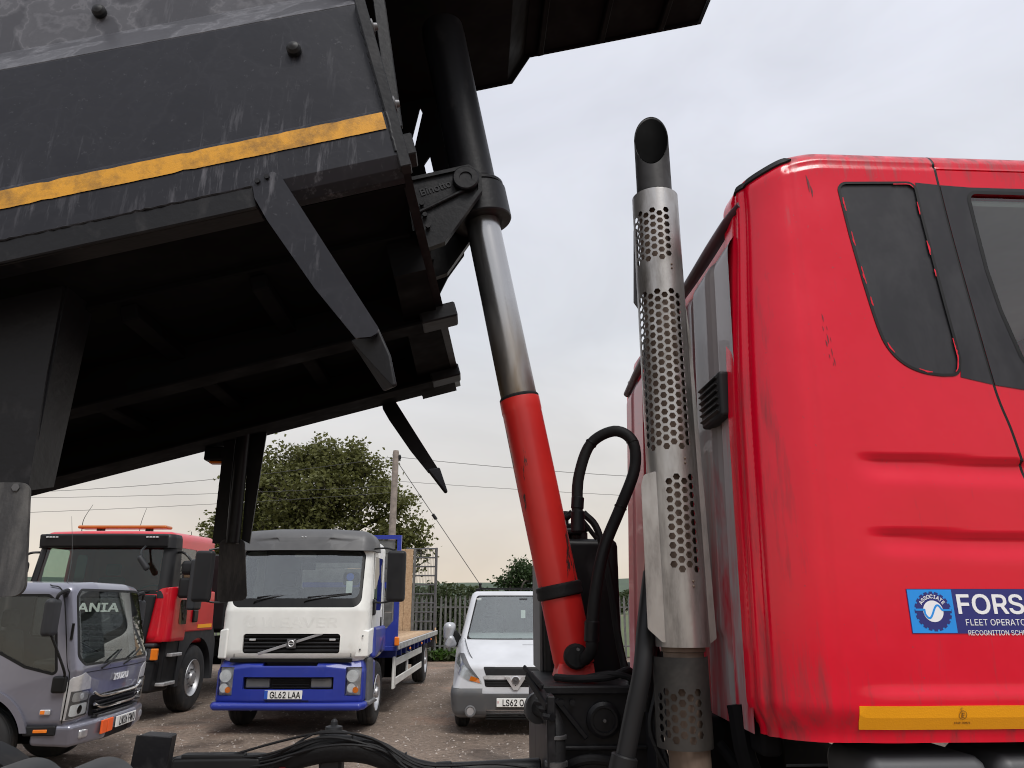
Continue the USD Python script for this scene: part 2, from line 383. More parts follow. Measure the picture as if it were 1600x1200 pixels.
dirty('lilac_paint', (0.22, 0.22, 0.265), (0.18, 0.18, 0.21), rough=0.30, drough=0.45, metal=0.55, coat=0.6, amount=(0.5, 0.9), scale=2)
dirty('bumper_grey', (0.085, 0.087, 0.09), (0.13, 0.12, 0.11), rough=0.5, drough=0.7, amount=(0.5, 0.8), scale=4)
plain('silver_trim', (0.62, 0.62, 0.62), 0.35, metal=0.6)
plain('chrome', (0.85, 0.85, 0.86), 0.08, metal=1.0, vary=0.02)
plain('steel_dark', (0.14, 0.14, 0.145), 0.45, metal=0.8)
plain('alloy_grey', (0.50, 0.50, 0.51), 0.4, metal=0.7)
plain('galvanised', (0.13, 0.13, 0.125), 0.6, metal=0.35, vary=0.3, scale=10)
plain('lamp_silver', (0.80, 0.81, 0.82), 0.25, metal=0.15)
plain('wire_grey', (0.05, 0.05, 0.05), 0.7)
plain('lining_grey', (0.42, 0.43, 0.43), 0.8)
plain('stack_soot', (0.003, 0.003, 0.003), 0.9, spec=0.1)
plain('mirror_silver', (0.42, 0.43, 0.45), 0.3, metal=0.3)
plain('amber_dark', (0.42, 0.12, 0.012), 0.25, coat=0.3)
plain('amber', (0.80, 0.20, 0.015), 0.2, coat=0.5)
plain('orange_sticker', (0.85, 0.12, 0.02), 0.4, vary=0.04)
plain('plate_white', (0.75, 0.75, 0.72), 0.35, vary=0.06)
plain('ink_black', (0.006, 0.006, 0.006), 0.4, spec=0.3)
plain('plate_blue', (0.02, 0.08, 0.42), 0.4)
plain('sticker_blue', (0.015, 0.27, 0.76), 0.3, vary=0.04)
plain('sticker_navy', (0.022, 0.026, 0.17), 0.3, vary=0.04)
plain('sticker_white', (0.82, 0.83, 0.85), 0.35, vary=0.03)
plain('ghost_white', (0.745, 0.745, 0.705), 0.5, vary=0.05)
plain('seat_cloth', (0.03, 0.03, 0.033), 0.85)
plain('seat_red', (0.35, 0.02, 0.03), 0.8)
plain('hi_vis', (0.55, 0.80, 0.08), 0.7)
plain('concrete', (0.33, 0.30, 0.27), 0.85, vary=0.25, scale=8, bump=0.2)
plain('pole_wood', (0.24, 0.205, 0.18), 0.85, vary=0.3, scale=8, bump=0.3)
pane('glass_clear', (0.86, 0.90, 0.88))
pane('glass_green', (0.62, 0.72, 0.66))
pane('glass_screen', (0.82, 0.87, 0.85), 0.0, 2.05)
pane('glass_dark', (0.16, 0.20, 0.21))
pane('lens_clear', (0.92, 0.93, 0.93))

# timber boards
mat('timber', {'tc': ('texture_coordinate', {}), 'm': ('mapping', {'scale': (9.0, 0.9, 9.0)}), 'n': ('noise_texture', {'scale': 3.0, 'detail': 7.0, 'distortion': 0.6}),
     'o': ('object_info', {}), 'h': ('mix_float', {'fac': 0.25}), 'r': ('rgb_ramp', {'ramp': [(0.25, (0.22, 0.13, 0.07)), (0.55, (0.40, 0.27, 0.16)), (0.8, (0.52, 0.38, 0.24))]}),
     'p': ('principled_bsdf', {'roughness': 0.75})},
    [('tc.object', 'm.vector'), ('m.vector', 'n.vector'), ('n.fac', 'h.a'), ('o.random', 'h.b'), ('h.result', 'r.fac'), ('r.color', 'p.base_color')])
# brushed stainless ram
mat('ram_chrome', {'g': ('geometry', {}), 'm': ('mapping', {'scale': (3, 3, 0.6)}), 'n': ('noise_texture', {'scale': 4.0, 'detail': 6.0}),
     'sep': ('separate_xyz', {}), 'h': ('map_range', {'from_min': 3.10, 'from_max': 2.66, 'to_min': 0.06, 'clamp': True}), 'nn': ('map_range', {'from_min': 0.28, 'from_max': 0.56, 'to_min': 0.35, 'clamp': True}), 'k': ('math', {'math_type': 'multiply'}),
     'mx': ('mix_color', {'a': (0.46, 0.455, 0.45), 'b': (0.17, 0.125, 0.08)}), 'mr': ('mix_float', {'a': 0.20, 'b': 0.5}), 'p': ('principled_bsdf', {'metallic': 0.95})},
    [('g.position', 'm.vector'), ('m.vector', 'n.vector'), ('g.position', 'sep.vector'), ('sep.z', 'h.value'), ('n.fac', 'nn.value'), ('h.result', 'k.value1'), ('nn.result', 'k.value2'),
     ('k.value', 'mx.fac'), ('k.value', 'mr.fac'), ('mx.result', 'p.base_color'), ('mr.result', 'p.roughness')])
# heat shield stainless with soot and heat stains
mat('shield_steel', {'tc': ('texture_coordinate', {}), 'm': ('mapping', {'scale': (6, 6, 1.5)}), 'n': ('noise_texture', {'scale': 2.5, 'detail': 8.0, 'roughness': 0.65}),
     'n2': ('noise_texture', {'scale': 60.0, 'detail': 4.0}), 'r': ('rgb_ramp', {'ramp': [(0.25, (0.12, 0.11, 0.10)), (0.45, (0.30, 0.285, 0.27)), (0.58, (0.40, 0.385, 0.37)), (0.75, (0.50, 0.495, 0.49))]}),
     'rr': ('map_range', {'from_min': 0.3, 'from_max': 0.7, 'to_min': 0.5, 'to_max': 0.28}), 'b': ('bump', {'strength': 0.08, 'distance': 0.003}), 'p': ('principled_bsdf', {'metallic': 0.85})},
    [('tc.object', 'm.vector'), ('m.vector', 'n.vector'), ('tc.object', 'n2.vector'), ('n.fac', 'r.fac'), ('r.color', 'p.base_color'), ('n.fac', 'rr.value'), ('rr.result', 'p.roughness'), ('n2.fac', 'b.height'), ('b.normal', 'p.normal')])
dirty('shield_sooty', (0.06, 0.056, 0.052), (0.02, 0.02, 0.02), rough=0.5, drough=0.8, metal=0.6, amount=(0.4, 0.7), scale=5)
dirty('rusty_pipe', (0.12, 0.082, 0.06), (0.22, 0.165, 0.13), rough=0.7, drough=0.8, metal=0.2, amount=(0.45, 0.7), scale=9, stretch=(1, 1, .4))
dirty('stack_pipe', (0.035, 0.034, 0.034), (0.012, 0.012, 0.012), rough=0.55, drough=0.8, metal=0.4, amount=(0.45, 0.7), scale=7)
# cab rear wall: grey film of exhaust dirt over red, heaviest near the stack
mat('cab_rear_dirt', {'tc': ('texture_coordinate', {}), 'm': ('mapping', {'scale': (6, 6, 1.0)}), 'n': ('noise_texture', {'scale': 3.0, 'detail': 8.0, 'roughness': 0.62}),
     'sep': ('separate_xyz', {}), 'd': ('map_range', {'from_min': 3.3, 'from_max': 2.45, 'to_min': -0.25, 'to_max': 0.45, 'clamp': True}), 'dz': ('map_range', {'from_min': 1.7, 'from_max': 2.5, 'to_min': -0.22, 'to_max': 0.06, 'clamp': True}), 'a0': ('math', {'math_type': 'add'}), 'a': ('math', {'math_type': 'add'}),
     'f': ('map_range', {'from_min': 0.60, 'from_max': 0.86, 'clamp': True}), 'mx': ('mix_color', {'a': (0.34, 0.010, 0.026), 'b': (0.26, 0.235, 0.24)}), 'mr': ('mix_float', {'a': 0.35, 'b': 0.45}),
     'p': ('principled_bsdf', {'coat_weight': 0.2})},
    [('tc.object', 'm.vector'), ('m.vector', 'n.vector'), ('tc.object', 'sep.vector'), ('sep.y', 'd.value'), ('sep.z', 'dz.value'), ('d.result', 'a0.value1'), ('dz.result', 'a0.value2'), ('n.fac', 'a.value1'), ('a0.value', 'a.value2'), ('a.value', 'f.value'),
     ('f.result', 'mx.fac'), ('f.result', 'mr.fac'), ('mx.result', 'p.base_color'), ('mr.result', 'p.roughness')])
# reflective tape: fine prismatic cells and scuffs
def tape(name, col, dirt, lo, hi):
    mat(name, {'tc': ('texture_coordinate', {}), 'n': ('noise_texture', {'scale': 14.0, 'detail': 8.0, 'roughness': 0.7}), 'v': ('voronoi_texture', {'scale': 260.0}),
         'f': ('map_range', {'from_min': lo, 'from_max': hi, 'clamp': True}), 'mx': ('mix_color', {'a': col, 'b': dirt}), 'b': ('bump', {'strength': 0.15, 'distance': 0.002}),
         'p': ('principled_bsdf', {'roughness': 0.35})},
        [('tc.object', 'n.vector'), ('tc.object', 'v.vector'), ('n.fac', 'f.value'), ('f.result', 'mx.fac'), ('mx.result', 'p.base_color'), ('v.distance', 'b.height'), ('b.normal', 'p.normal')])
tape('tape_worn', (0.66, 0.31, 0.018), (0.15, 0.08, 0.018), 0.43, 0.74)
tape('tape_clean', (0.96, 0.40, 0.006), (0.80, 0.33, 0.015), 0.62, 0.9)
# red ram tube with scratches down to black
mat('ram_red', {'tc': ('texture_coordinate', {}), 'm': ('mapping', {'scale': (10, 10, 1.4)}), 'n': ('noise_texture', {'scale': 1.6, 'detail': 10.0, 'roughness': 0.72}), 'n2': ('noise_texture', {'scale': 3.0, 'detail': 4.0}),
     'f': ('map_range', {'from_min': 0.582, 'from_max': 0.602, 'clamp': True}), 'c': ('rgb_ramp', {'ramp': [(0.3, (0.50, 0.014, 0.013)), (0.7, (0.64, 0.026, 0.020))]}),
     'mx': ('mix_color', {'b': (0.03, 0.022, 0.02)}), 'p': ('principled_bsdf', {'roughness': 0.38, 'coat_weight': 0.1})},
    [('tc.object', 'm.vector'), ('m.vector', 'n.vector'), ('tc.object', 'n2.vector'), ('n.fac', 'f.value'), ('n2.fac', 'c.fac'), ('c.color', 'mx.a'), ('f.result', 'mx.fac'), ('mx.result', 'p.base_color')])
# ground
mat('gravel_ground', {'g': ('geometry', {}), 'n1': ('noise_texture', {'scale': 0.55, 'detail': 5.0, 'roughness': 0.6}), 'n2': ('noise_texture', {'scale': 15.0, 'detail': 8.0, 'roughness': 0.75}), 'v': ('voronoi_texture', {'scale': 60.0}),
     'rm': ('mapping', {'scale': (1.3, 0.10, 1.0), 'rotation': (0, 0, 0.35)}), 'rut': ('noise_texture', {'scale': 1.0, 'detail': 4.0, 'distortion': 0.4}), 'rr': ('rgb_ramp', {'ramp': [(0.34, (0.62, 0.60, 0.58)), (0.48, (1.0, 1.0, 1.0)), (0.66, (1.12, 1.10, 1.08))]}),
     'dm': ('noise_texture', {'scale': 0.9, 'detail': 3.0}), 'dr': ('rgb_ramp', {'ramp': [(0.30, (0.45, 0.43, 0.41)), (0.40, (1, 1, 1)), (1.0, (1, 1, 1))]}),
     'c1': ('rgb_ramp', {'ramp': [(0.3, (0.122, 0.095, 0.076)), (0.42, (0.203, 0.162, 0.132)), (0.55, (0.248, 0.200, 0.164)), (0.64, (0.275, 0.198, 0.155)), (0.75, (0.345, 0.265, 0.212))]}),
     'c2': ('rgb_ramp', {'ramp': [(0.30, (0.38, 0.355, 0.34)), (0.5, (0.88, 0.84, 0.81)), (0.72, (1.50, 1.44, 1.38))]}),
     'm': ('mix_color', {'blend_type': 'multiply', 'fac': 0.9, 'use_clamp': False}), 'm2': ('mix_color', {'blend_type': 'multiply', 'fac': 0.8, 'use_clamp': False}), 'm3': ('mix_color', {'blend_type': 'multiply', 'fac': 0.8, 'use_clamp': False}),
     'vm': ('mix_color', {'blend_type': 'multiply', 'fac': 0.42}), 'vr': ('rgb_ramp', {'ramp': [(0.0, (1, 1, 1)), (0.6, (0.75, 0.74, 0.72)), (1.0, (0.3, 0.3, 0.3))]}),
     'wr': ('map_range', {'from_min': 0.30, 'from_max': 0.42, 'to_min': 0.35, 'to_max': 0.95, 'clamp': True}), 'b': ('bump', {'strength': 1.0, 'distance': 0.035}), 'p': ('principled_bsdf', {'specular_ior_level': 0.35})},
    [('g.position', 'n1.vector'), ('g.position', 'n2.vector'), ('g.position', 'v.vector'), ('g.position', 'rm.vector'), ('rm.vector', 'rut.vector'), ('g.position', 'dm.vector'), ('rut.fac', 'rr.fac'), ('dm.fac', 'dr.fac'), ('n1.fac', 'c1.fac'), ('n2.fac', 'c2.fac'), ('c1.color', 'm.a'), ('c2.color', 'm.b'), ('v.distance', 'vr.fac'),
     ('m.result', 'm2.a'), ('rr.color', 'm2.b'), ('m2.result', 'm3.a'), ('dr.color', 'm3.b'), ('m3.result', 'vm.a'), ('vr.color', 'vm.b'), ('vm.result', 'p.base_color'), ('dm.fac', 'wr.value'), ('wr.result', 'p.roughness'), ('n2.fac', 'b.height'), ('b.normal', 'p.normal')])
plain('stone', (0.32, 0.28, 0.25), 0.9, vary=0.5, scale=5)
plain('field_grass', (0.07, 0.09, 0.03), 0.95, vary=0.35, scale=0.05)
plain('hill_ground', (0.05, 0.075, 0.045), 0.95, vary=0.3, scale=0.01)
def leafy(name, a, b, c):
    mat(name, {'o': ('geometry', {}), 'r': ('rgb_ramp', {'ramp': [(0.0, a), (0.5, b), (1.0, c)]}), 'd': ('principled_bsdf', {'roughness': 0.55, 'specular_ior_level': 0.3}),
         't': ('translucent_bsdf', {}), 'x': ('mix_closure', {'fac': 0.3})},
        [('o.random_per_island', 'r.fac'), ('r.color', 'd.base_color'), ('r.color', 't.color'), ('d.BSDF', 'x.closure1'), ('t.BSDF', 'x.closure2')], surface='x.closure')
leafy('leaf_oak', (0.10, 0.105, 0.03), (0.25, 0.225, 0.068), (0.44, 0.34, 0.10))
leafy('leaf_ash', (0.035, 0.06, 0.02), (0.07, 0.105, 0.035), (0.12, 0.15, 0.05))
leafy('leaf_hedge', (0.04, 0.055, 0.02), (0.09, 0.11, 0.035), (0.20, 0.19, 0.06))
leafy('leaf_weed', (0.06, 0.12, 0.02), (0.11, 0.19, 0.03), (0.20, 0.26, 0.05))
plain('bark', (0.06, 0.05, 0.042), 0.9, vary=0.3, bump=0.5, bscale=20)

dirty('black_panel', (0.020, 0.020, 0.024), (0.042, 0.042, 0.047), rough=0.42, drough=0.55, amount=(0.45, 0.8), scale=7, stretch=(1, 1, .5), bump=0.05, bscale=40, spec=0.28)
pane('glass_cab', (0.72, 0.82, 0.81), 0.0, 1.8)
plain('tape_print', (0.22, 0.10, 0.02), 0.5)
plain('scuff', (0.11, 0.02, 0.025), 0.7, vary=0.5, scale=60)
plain('roof_lip', (0.05, 0.010, 0.016), 0.5, vary=0.4, scale=6)
plain('grey_plastic_dark', (0.075, 0.077, 0.082), 0.55, bump=0.05, bscale=200)
plain('loom_wrap', (0.008, 0.008, 0.009), 0.6, spec=0.3, bump=0.6, bscale=60)
dirty('tank_grey', (0.035, 0.036, 0.038), (0.085, 0.085, 0.085), rough=0.5, drough=0.7, amount=(0.5, 0.8), scale=8)
# ================================================================== the setting
rng = np.random.default_rng(7)
def hts(x, y):
    P = np.stack([x, y, 0 * x], -1)
    return (meshkit.fbm(P * 0.5, 3, 3) - .5) * 0.05 + (meshkit.fbm(P * 2.3, 3, 9) - .5) * 0.035

gx, gy = np.meshgrid(np.arange(-14, 9.01, 0.085), np.arange(2.5, 26.01, 0.085))
top('yard', grid(np.stack([gx, gy, hts(gx, gy)], -1)), 'gravel_ground', kind='structure', smooth=True)
far = np.concatenate([-np.geomspace(6000, 30, 22), np.linspace(-25, 25, 9), np.geomspace(30, 6000, 22)])
fx, fy = np.meshgrid(far, far)
top('ground', grid(np.stack([fx, fy + 12, np.full_like(fx, -0.05)], -1)), 'gravel_ground', kind='structure')
# field beyond the fence, hills
gx, gy = np.meshgrid(np.linspace(-900, 900, 60), np.geomspace(27, 1500, 40))
top('field', grid(np.stack([gx, gy, -0.02 + (meshkit.fbm(np.stack([gx, gy, gx * 0], -1) * .02, 3, 2) - .5) * .5 * ss(25, 80, gy)], -1)), 'field_grass', kind='structure', smooth=True)
ang = np.radians(np.linspace(-75, 75, 160))
rows = []
for k, d in enumerate(np.linspace(1500, 3300, 12)):
    t = k / 11
    hgt = math.sin(math.pi * min(1, t * .62)) * (38 + 75 * meshkit.fbm(np.stack([ang * 3.2 + t * .3, 0 * ang, 0 * ang + 4], -1), 4, 11))
    rows.append(np.stack([np.sin(ang) * d, np.cos(ang) * d, hgt - 2], -1))
top('hills', grid(np.array(rows)), 'hill_ground', kind='structure', smooth=True)

# loose stones
oct_ = np.array([(1, 0, 0), (-1, 0, 0), (0, 1, 0), (0, -1, 0), (0, 0, 1), (0, 0, -.4)], float)
of = np.array([(0, 2, 4), (2, 1, 4), (1, 3, 4), (3, 0, 4), (2, 0, 5), (1, 2, 5), (3, 1, 5), (0, 3, 5)])
n = 9000
sx, sy = rng.uniform(-10, 4, n), 8.2 + rng.random(n) ** 1.4 * 14
sr = 0.006 + 0.016 * rng.random(n) ** 3
V = oct_[None] * (sr[:, None, None] * rng.uniform(.6, 1.3, (n, 6, 1)))
a = rng.uniform(0, 6.28, n); c, s = np.cos(a)[:, None], np.sin(a)[:, None]
V = np.stack([V[..., 0] * c - V[..., 1] * s + sx[:, None], V[..., 0] * s + V[..., 1] * c + sy[:, None], V[..., 2] * .7 + hts(sx, sy)[:, None]], -1)
top('gravel', trimesh.Trimesh(V.reshape(-1, 3), (of[None] + 6 * np.arange(n)[:, None, None]).reshape(-1, 3), process=False), 'stone', 'loose pale stones scattered over the brown yard', 'gravel', kind='stuff', smooth=False)

# ------------------------------------------------------------------ palisade fence
fence = thing('palisade_fence', 'grey galvanised palisade fence with pointed pales behind the flatbed and van', 'fence', (0, 25.2, 0))
fr = random.Random(4)
for k in range(92):
    x = -9.6 + .158 * k
    lean = fr.uniform(-.012, .012); h = 1.98 + fr.uniform(-.03, .02)
    pr = [(-.034, 0.03), (.034, 0.03), (.034 + lean, h - .1), (.016 + lean, h - .05), (.012 + lean, h), (-.012 + lean, h), (-.016 + lean, h - .05), (-.034 + lean, h - .1)]
    part(fence, 'pale', moved(prism(pr, -.012, .012), (x, fr.uniform(-.006, .006), 0)), 'galvanised', smooth=False)
for z in (0.42, 1.62):
    part(fence, 'rail', box(-9.7, 5.0, .016, .06, z - .025, z + .025), 'galvanised')
for k in range(6):
    part(fence, 'post', box(-9.5 + 2.75 * k, -9.4 + 2.75 * k, .065, .16, 0, 1.95), 'galvanised')

# ------------------------------------------------------------------ foliage
def leaves(C, size, r, droop=0.0):
    """one bent two-triangle leaf clump face per centre"""
    n = len(C)
    d = r.normal(size=(n, 3)); d[:, 2] = d[:, 2] * .6 - droop; d /= np.linalg.norm(d, axis=1, keepdims=True)
    e = np.cross(d, r.normal(size=(n, 3))); e /= np.linalg.norm(e, axis=1, keepdims=True)
    nn = np.cross(d, e)
    s = (size * r.uniform(.6, 1.35, n))[:, None]
    V = np.stack([C - d * s * .5, C + e * s * .34 + nn * s * .12, C + d * s * .55, C - e * s * .34 + nn * s * .10], 1)
    F = np.array([(0, 1, 2), (0, 2, 3)])
    return trimesh.Trimesh(V.reshape(-1, 3), (F[None] + 4 * np.arange(n)[:, None, None]).reshape(-1, 3), process=False)

def grow(base, height, spread, r, trunk_r, first=.22, levels=4, nb=5):
    """limbs as (points, r0, r1); tips"""
    limbs, tips = [], []
    def limb(p, d, L, rad, lev):
        pts = [p]; q = p; dd = d.copy()
        for k in range(4):
            dd = dd + r.normal(size=3) * .16 + np.array([0, 0, .05]); dd /= np.linalg.norm(dd)
            q = q + dd * L / 4; pts.append(q)
        limbs.append((pts, rad, rad * .5))
        if lev == 0:
            tips.extend(pts[2:]); return
        if lev == 1: tips.extend(pts[3:])
        for k in range(nb if lev > 1 else 4):
            t = r.uniform(.35, 1.0); i = min(3, int(t * 4)); p2 = pts[i] + (pts[i + 1] - pts[i]) * (t * 4 - i)
            w = r.normal(size=3); w -= dd * (w @ dd); w /= np.linalg.norm(w)
            a = r.uniform(.5, 1.1)
            nd = dd * math.cos(a) + w * math.sin(a) + np.array([0, 0, .08]); nd /= np.linalg.norm(nd)
            limb(p2, nd, L * r.uniform(.50, .72), rad * .5, lev - 1)
    b = np.array(base, float); top_ = b + np.array([0, 0, height * first])
    limbs.append(([b, b + (top_ - b) * .5, top_], trunk_r * 1.25, trunk_r))
    m = nb + 3
    for k in range(m):
        a = 2 * math.pi * k / m + r.uniform(-.3, .3); up = r.uniform(.25, 1.5)
        d = np.array([math.cos(a) * spread, math.sin(a) * spread, up]); d /= np.linalg.norm(d)
        limb(b + np.array([0, 0, height * first * r.uniform(.75, 1.05)]), d, height * .36, trunk_r * .55, levels - 1)
    limb(top_, np.array([.05, 0, 1.]), height * .4, trunk_r * .8, levels - 1)
    return limbs, np.array(tips)

def tree(name, label, loc, height, spread, seed, leafmat, size, per, clump, trunk_r=.22, first=.22, wide=None, group=None, levels=4):
    r = np.random.default_rng(seed)
    limbs, tips = grow((0, 0, 0), height, spread, r, trunk_r, first, levels)
    sc = np.array([1, 1, 1.])
    if wide:
        ex = np.percentile(np.abs(tips[:, 0]), 97); ez = np.percentile(tips[:, 2], 99)
        sc = np.array([wide / ex, wide / ex, height / ez])
    t = thing(name, label, 'tree', loc, group=group)
    part(t, 'trunk', cat([tube(np.array(p) * sc, [a, b], n=6 if a < .05 else 9, sm=1 if a < .04 else 2) for p, a, b in limbs if a > .012]), 'bark', smooth=60)
    C = np.repeat(tips * sc, per, 0); C = C + r.normal(size=C.shape) * clump
    part(t, 'crown', leaves(C, size, r, .2), leafmat, smooth=False)
    return len(C)

def lobed_tree(name, label, loc, lobes, seed, leafmat, size, ncl, per, clump, trunk_r, fork):
    """lobes: (x, y, z, radius): leaf clusters fill the shells of the lobes; limbs run from the fork to every lobe and on to the clusters"""
    r = np.random.default_rng(seed)
    t = thing(name, label, 'tree', loc)
    L = np.array(lobes); wts = L[:, 3] ** 2 / (L[:, 3] ** 2).sum()
    limbs = [tube([(0, 0, 0), (.05, 0, fork * .5), (0, 0, fork)], [trunk_r * 1.3, trunk_r], n=10)]
    fk = np.array([0, 0, fork]); C = []
    for l in L:
        c = l[:3]; mid = fk + (c - fk) * .5 + r.normal(size=3) * .25 + np.array([0, 0, .2])
        limbs.append(tube([fk, mid, c], [trunk_r * .5, .05], n=7, sm=5))
        m_ = int(round(ncl * l[3] ** 2 / (L[:, 3] ** 2).sum()))
        for k in range(m_):
            d = r.normal(size=3); d[2] = d[2] * .8 + .15; d /= np.linalg.norm(d)
            p = c + d * l[3] * (.45 + .6 * r.random() ** .6)
            q = c + (p - c) * .5 + r.normal(size=3) * .1
            limbs.append(tube([c, q, p], [.035, .008], n=4, sm=2))
            n_ = int(per * r.uniform(.4, 1.4))
            sh = clump * r.uniform(.7, 1.3)
            C.append(p + r.normal(size=(n_, 3)) * np.array([sh, sh, sh * .7]))
            nq = n_ // 4
            C.append(q + r.normal(size=(nq, 3)) * sh * .6)
    part(t, 'trunk', cat(limbs), 'bark', smooth=60)
    C = np.vstack(C)
    part(t, 'crown', leaves(C, size, r, .25), leafmat, smooth=False)
lobed_tree('oak_tree', 'large oak tree with dark green leaves turning brown behind the flatbed lorry', (-8.5, 33.0, 0),
    [(-4.3, 0, 4.5, 1.0), (-4.4, .2, 3.3, .9), (-3.4, 0, 4.3, 1.25), (-3.6, .6, 5.6, 1.1), (-2.6, -.5, 6.6, 1.3), (-1.5, 0, 7.5, 1.3), (-.3, .6, 7.9, 1.25), (.8, -.4, 7.8, 1.25), (1.9, .3, 7.5, 1.15), (-.9, -1.4, 6.0, 1.5), (.8, -1.2, 6.1, 1.4), (2.2, -.6, 6.2, 1.2), (3.2, .2, 5.6, 1.05), (3.9, 0, 4.7, .9), (3.1, -.5, 4.4, .95), (-2.1, -1.0, 4.6, 1.3), (-.3, -1.4, 4.4, 1.3), (1.4, -.8, 4.4, 1.1), (2.6, 0, 3.5, .8), (-3.0, 0, 3.2, .9), (.4, 1.2, 6.4, 1.4), (-1.6, 1.2, 5.6, 1.4), (4.4, .2, 4.0, .55), (3.6, .3, 3.3, .6), (-1.2, 0, 3.2, 1.0), (.6, 0, 3.3, .9)],
    21, 'leaf_oak', .175, 640, 52, .25, .34, 2.4)
lobed_tree('small_tree', 'small green tree with airy rounded crown standing beyond the van', (.25, 46, 0), [(-.35, 0, 2.9, .75), (.35, 0, 3.7, .62), (.9, 0, 3.1, .8), (1.5, .2, 3.5, .6), (.2, .3, 2.4, .7), (2.0, 0, 2.6, .6)], 5, 'leaf_ash', .17, 90, 60, .24, .12, 1.2)
def shrub(label, x, y, w, h, seed, lm='leaf_hedge', size=.16, name='shrub', n=2600):
    r = np.random.default_rng(seed)
    t = thing(name, label, 'shrub', (x, y, 0))
    st = []
    P = []
    for k in range(26):
        a = r.uniform(0, 6.28); R = w * math.sqrt(r.random()) * .8; H = h * r.uniform(.55, 1.08) * (1 - .35 * (R / w) ** 2)
        b = np.array([math.cos(a) * R * .4, math.sin(a) * R * .4, 0]); e = np.array([math.cos(a) * R, math.sin(a) * R * .7, H])
        m_ = (b + e) / 2 + r.normal(size=3) * .08
        st.append(tube([b, m_, e], [.018, .006], n=5, sm=2))
        u = r.random((n // 26, 1)) ** .7
        P.append(b + (e - b) * u + r.normal(size=(n // 26, 3)) * np.array([w * .16, w * .16, h * .05]) * (1.15 - u * .7))
    part(t, 'stems', cat(st), 'bark', smooth=60)
    part(t, 'foliage', leaves(np.vstack(P), size, r), lm, smooth=False)
for k, (x, y, w, h, lb) in enumerate([(-2.55, 28.5, 1.1, 2.55, 'straggly olive shrub rising over the fence beside the loading ramp'), (-1.35, 29.5, 1.0, 2.2, 'low bushy shrub over the fence just left of the van roof'),
                                      (-3.9, 29, 1.2, 2.2, 'olive shrub behind the mesh of the raised loading ramp'),
                                      (2.6, 28.5, 1.2, 1.75, 'low shrub seen between ram tank and red cab')]):
    shrub(lb, x, y, w, h, 40 + k)
def bank(name, label, xs, y, h, seed):
    r = np.random.default_rng(seed); n = 14000
    x = r.uniform(*xs, n); u = r.random(n)
    hh = h * (.55 + .75 * meshkit.fbm(np.stack([x * .12, 0 * x, 0 * x], -1), 4, seed))
    C = np.stack([x, y + r.normal(size=n) * 2, hh * u ** .6], -1)
    top(name, leaves(C, .75, r), 'leaf_hedge', label, 'hedge', kind='stuff', smooth=False)
bank('far_hedge', 'hazy line of far off hedges and trees across the field', (-70, 70), 150, 5.2, 3)
r = np.random.default_rng(99)
for k, (x, w, lb) in enumerate([(-2.25, .34, 'leafy green weeds at the foot of the fence right of the flatbed rear wheel'), (-1.72, .26, 'bright weed clump at the foot of the fence beside the van'), (-2.9, .25, 'weeds under the rear end of the flatbed by the fence')]):
    n = 260
    a = r.uniform(0, 6.28, n); R = w * np.sqrt(r.random(n))
    C = np.stack([np.cos(a) * R, np.sin(a) * R * .5, .03 + .36 * r.random(n) * (1 - .5 * R / w)], -1)
    t = thing('weed_clump', lb, 'weeds', (x, 24.85, 0))
    part(t, 'weed_leaves', leaves(C, .15, r), 'leaf_weed', smooth=False)
n = 5200
x = r.uniform(-9.5, 3, n)
C = np.stack([x, 24.95 + r.normal(size=n) * .16, .04 + .20 * r.random(n)], -1)
top('rough_grass', leaves(C, .16, r, -.9), 'leaf_hedge', 'rough dry grass growing along the foot of the fence', 'grass', kind='stuff', smooth=False)

# ------------------------------------------------------------------ utility pole with its wires and stay
pole = thing('utility_pole', 'tall grey wooden utility pole in front of the oak with wires and stay', 'utility pole', (-3.62, 22.6, 0))
part(pole, 'shaft', lathe([(.125, -.2), (.12, 1), (.095, 6.25), (.085, 6.31)], n=16), 'pole_wood')
part(pole, 'insulator', lathe([(.03, 6.02), (.05, 6.06), (.05, 6.14), (.025, 6.18)], (.12, 0, 0), n=12), 'black_plastic')
part(pole, 'bracket', box(-.16, .16, -.02, .02, 5.98, 6.03), 'steel_dark')
def wire(p0, p1, sag, r_=.008):
    t = np.linspace(0, 1, 24)[:, None]
    return tube(np.array(p0) * (1 - t) + np.array(p1) * t - np.array([0, 0, 1]) * sag * 4 * t * (1 - t), r_, n=5, sm=1)
part(pole, 'overhead_wire', wire((.12, 0, 6.1), (30, 4, 6.6), .75), 'wire_grey')
part(pole, 'overhead_wire', wire((-.12, 0, 6.1), (-30, 6, 6.5), .9), 'wire_grey')
part(pole, 'overhead_wire', wire((.1, 0, 5.35), (26, -3, 4.0), .25, .006), 'wire_grey')
part(pole, 'overhead_wire', wire((-.1, 0, 5.2), (-24, -3.5, 4.55), .3, .006), 'wire_grey')
part(pole, 'overhead_wire', wire((-.1, 0, 5.0), (-24, -4.5, 3.7), .3, .006), 'wire_grey')
part(pole, 'stay_wire', tube([(.1, 0, 5.9), (2.85, .9, 2.0), (4.2, 1.3, 0)], .012, n=5, sm=1), 'steel_dark')
part(pole, 'stay_insulator', cyl((1.17, .33, 4.38), (1.28, .37, 4.23), .05, n=10), 'black_plastic')

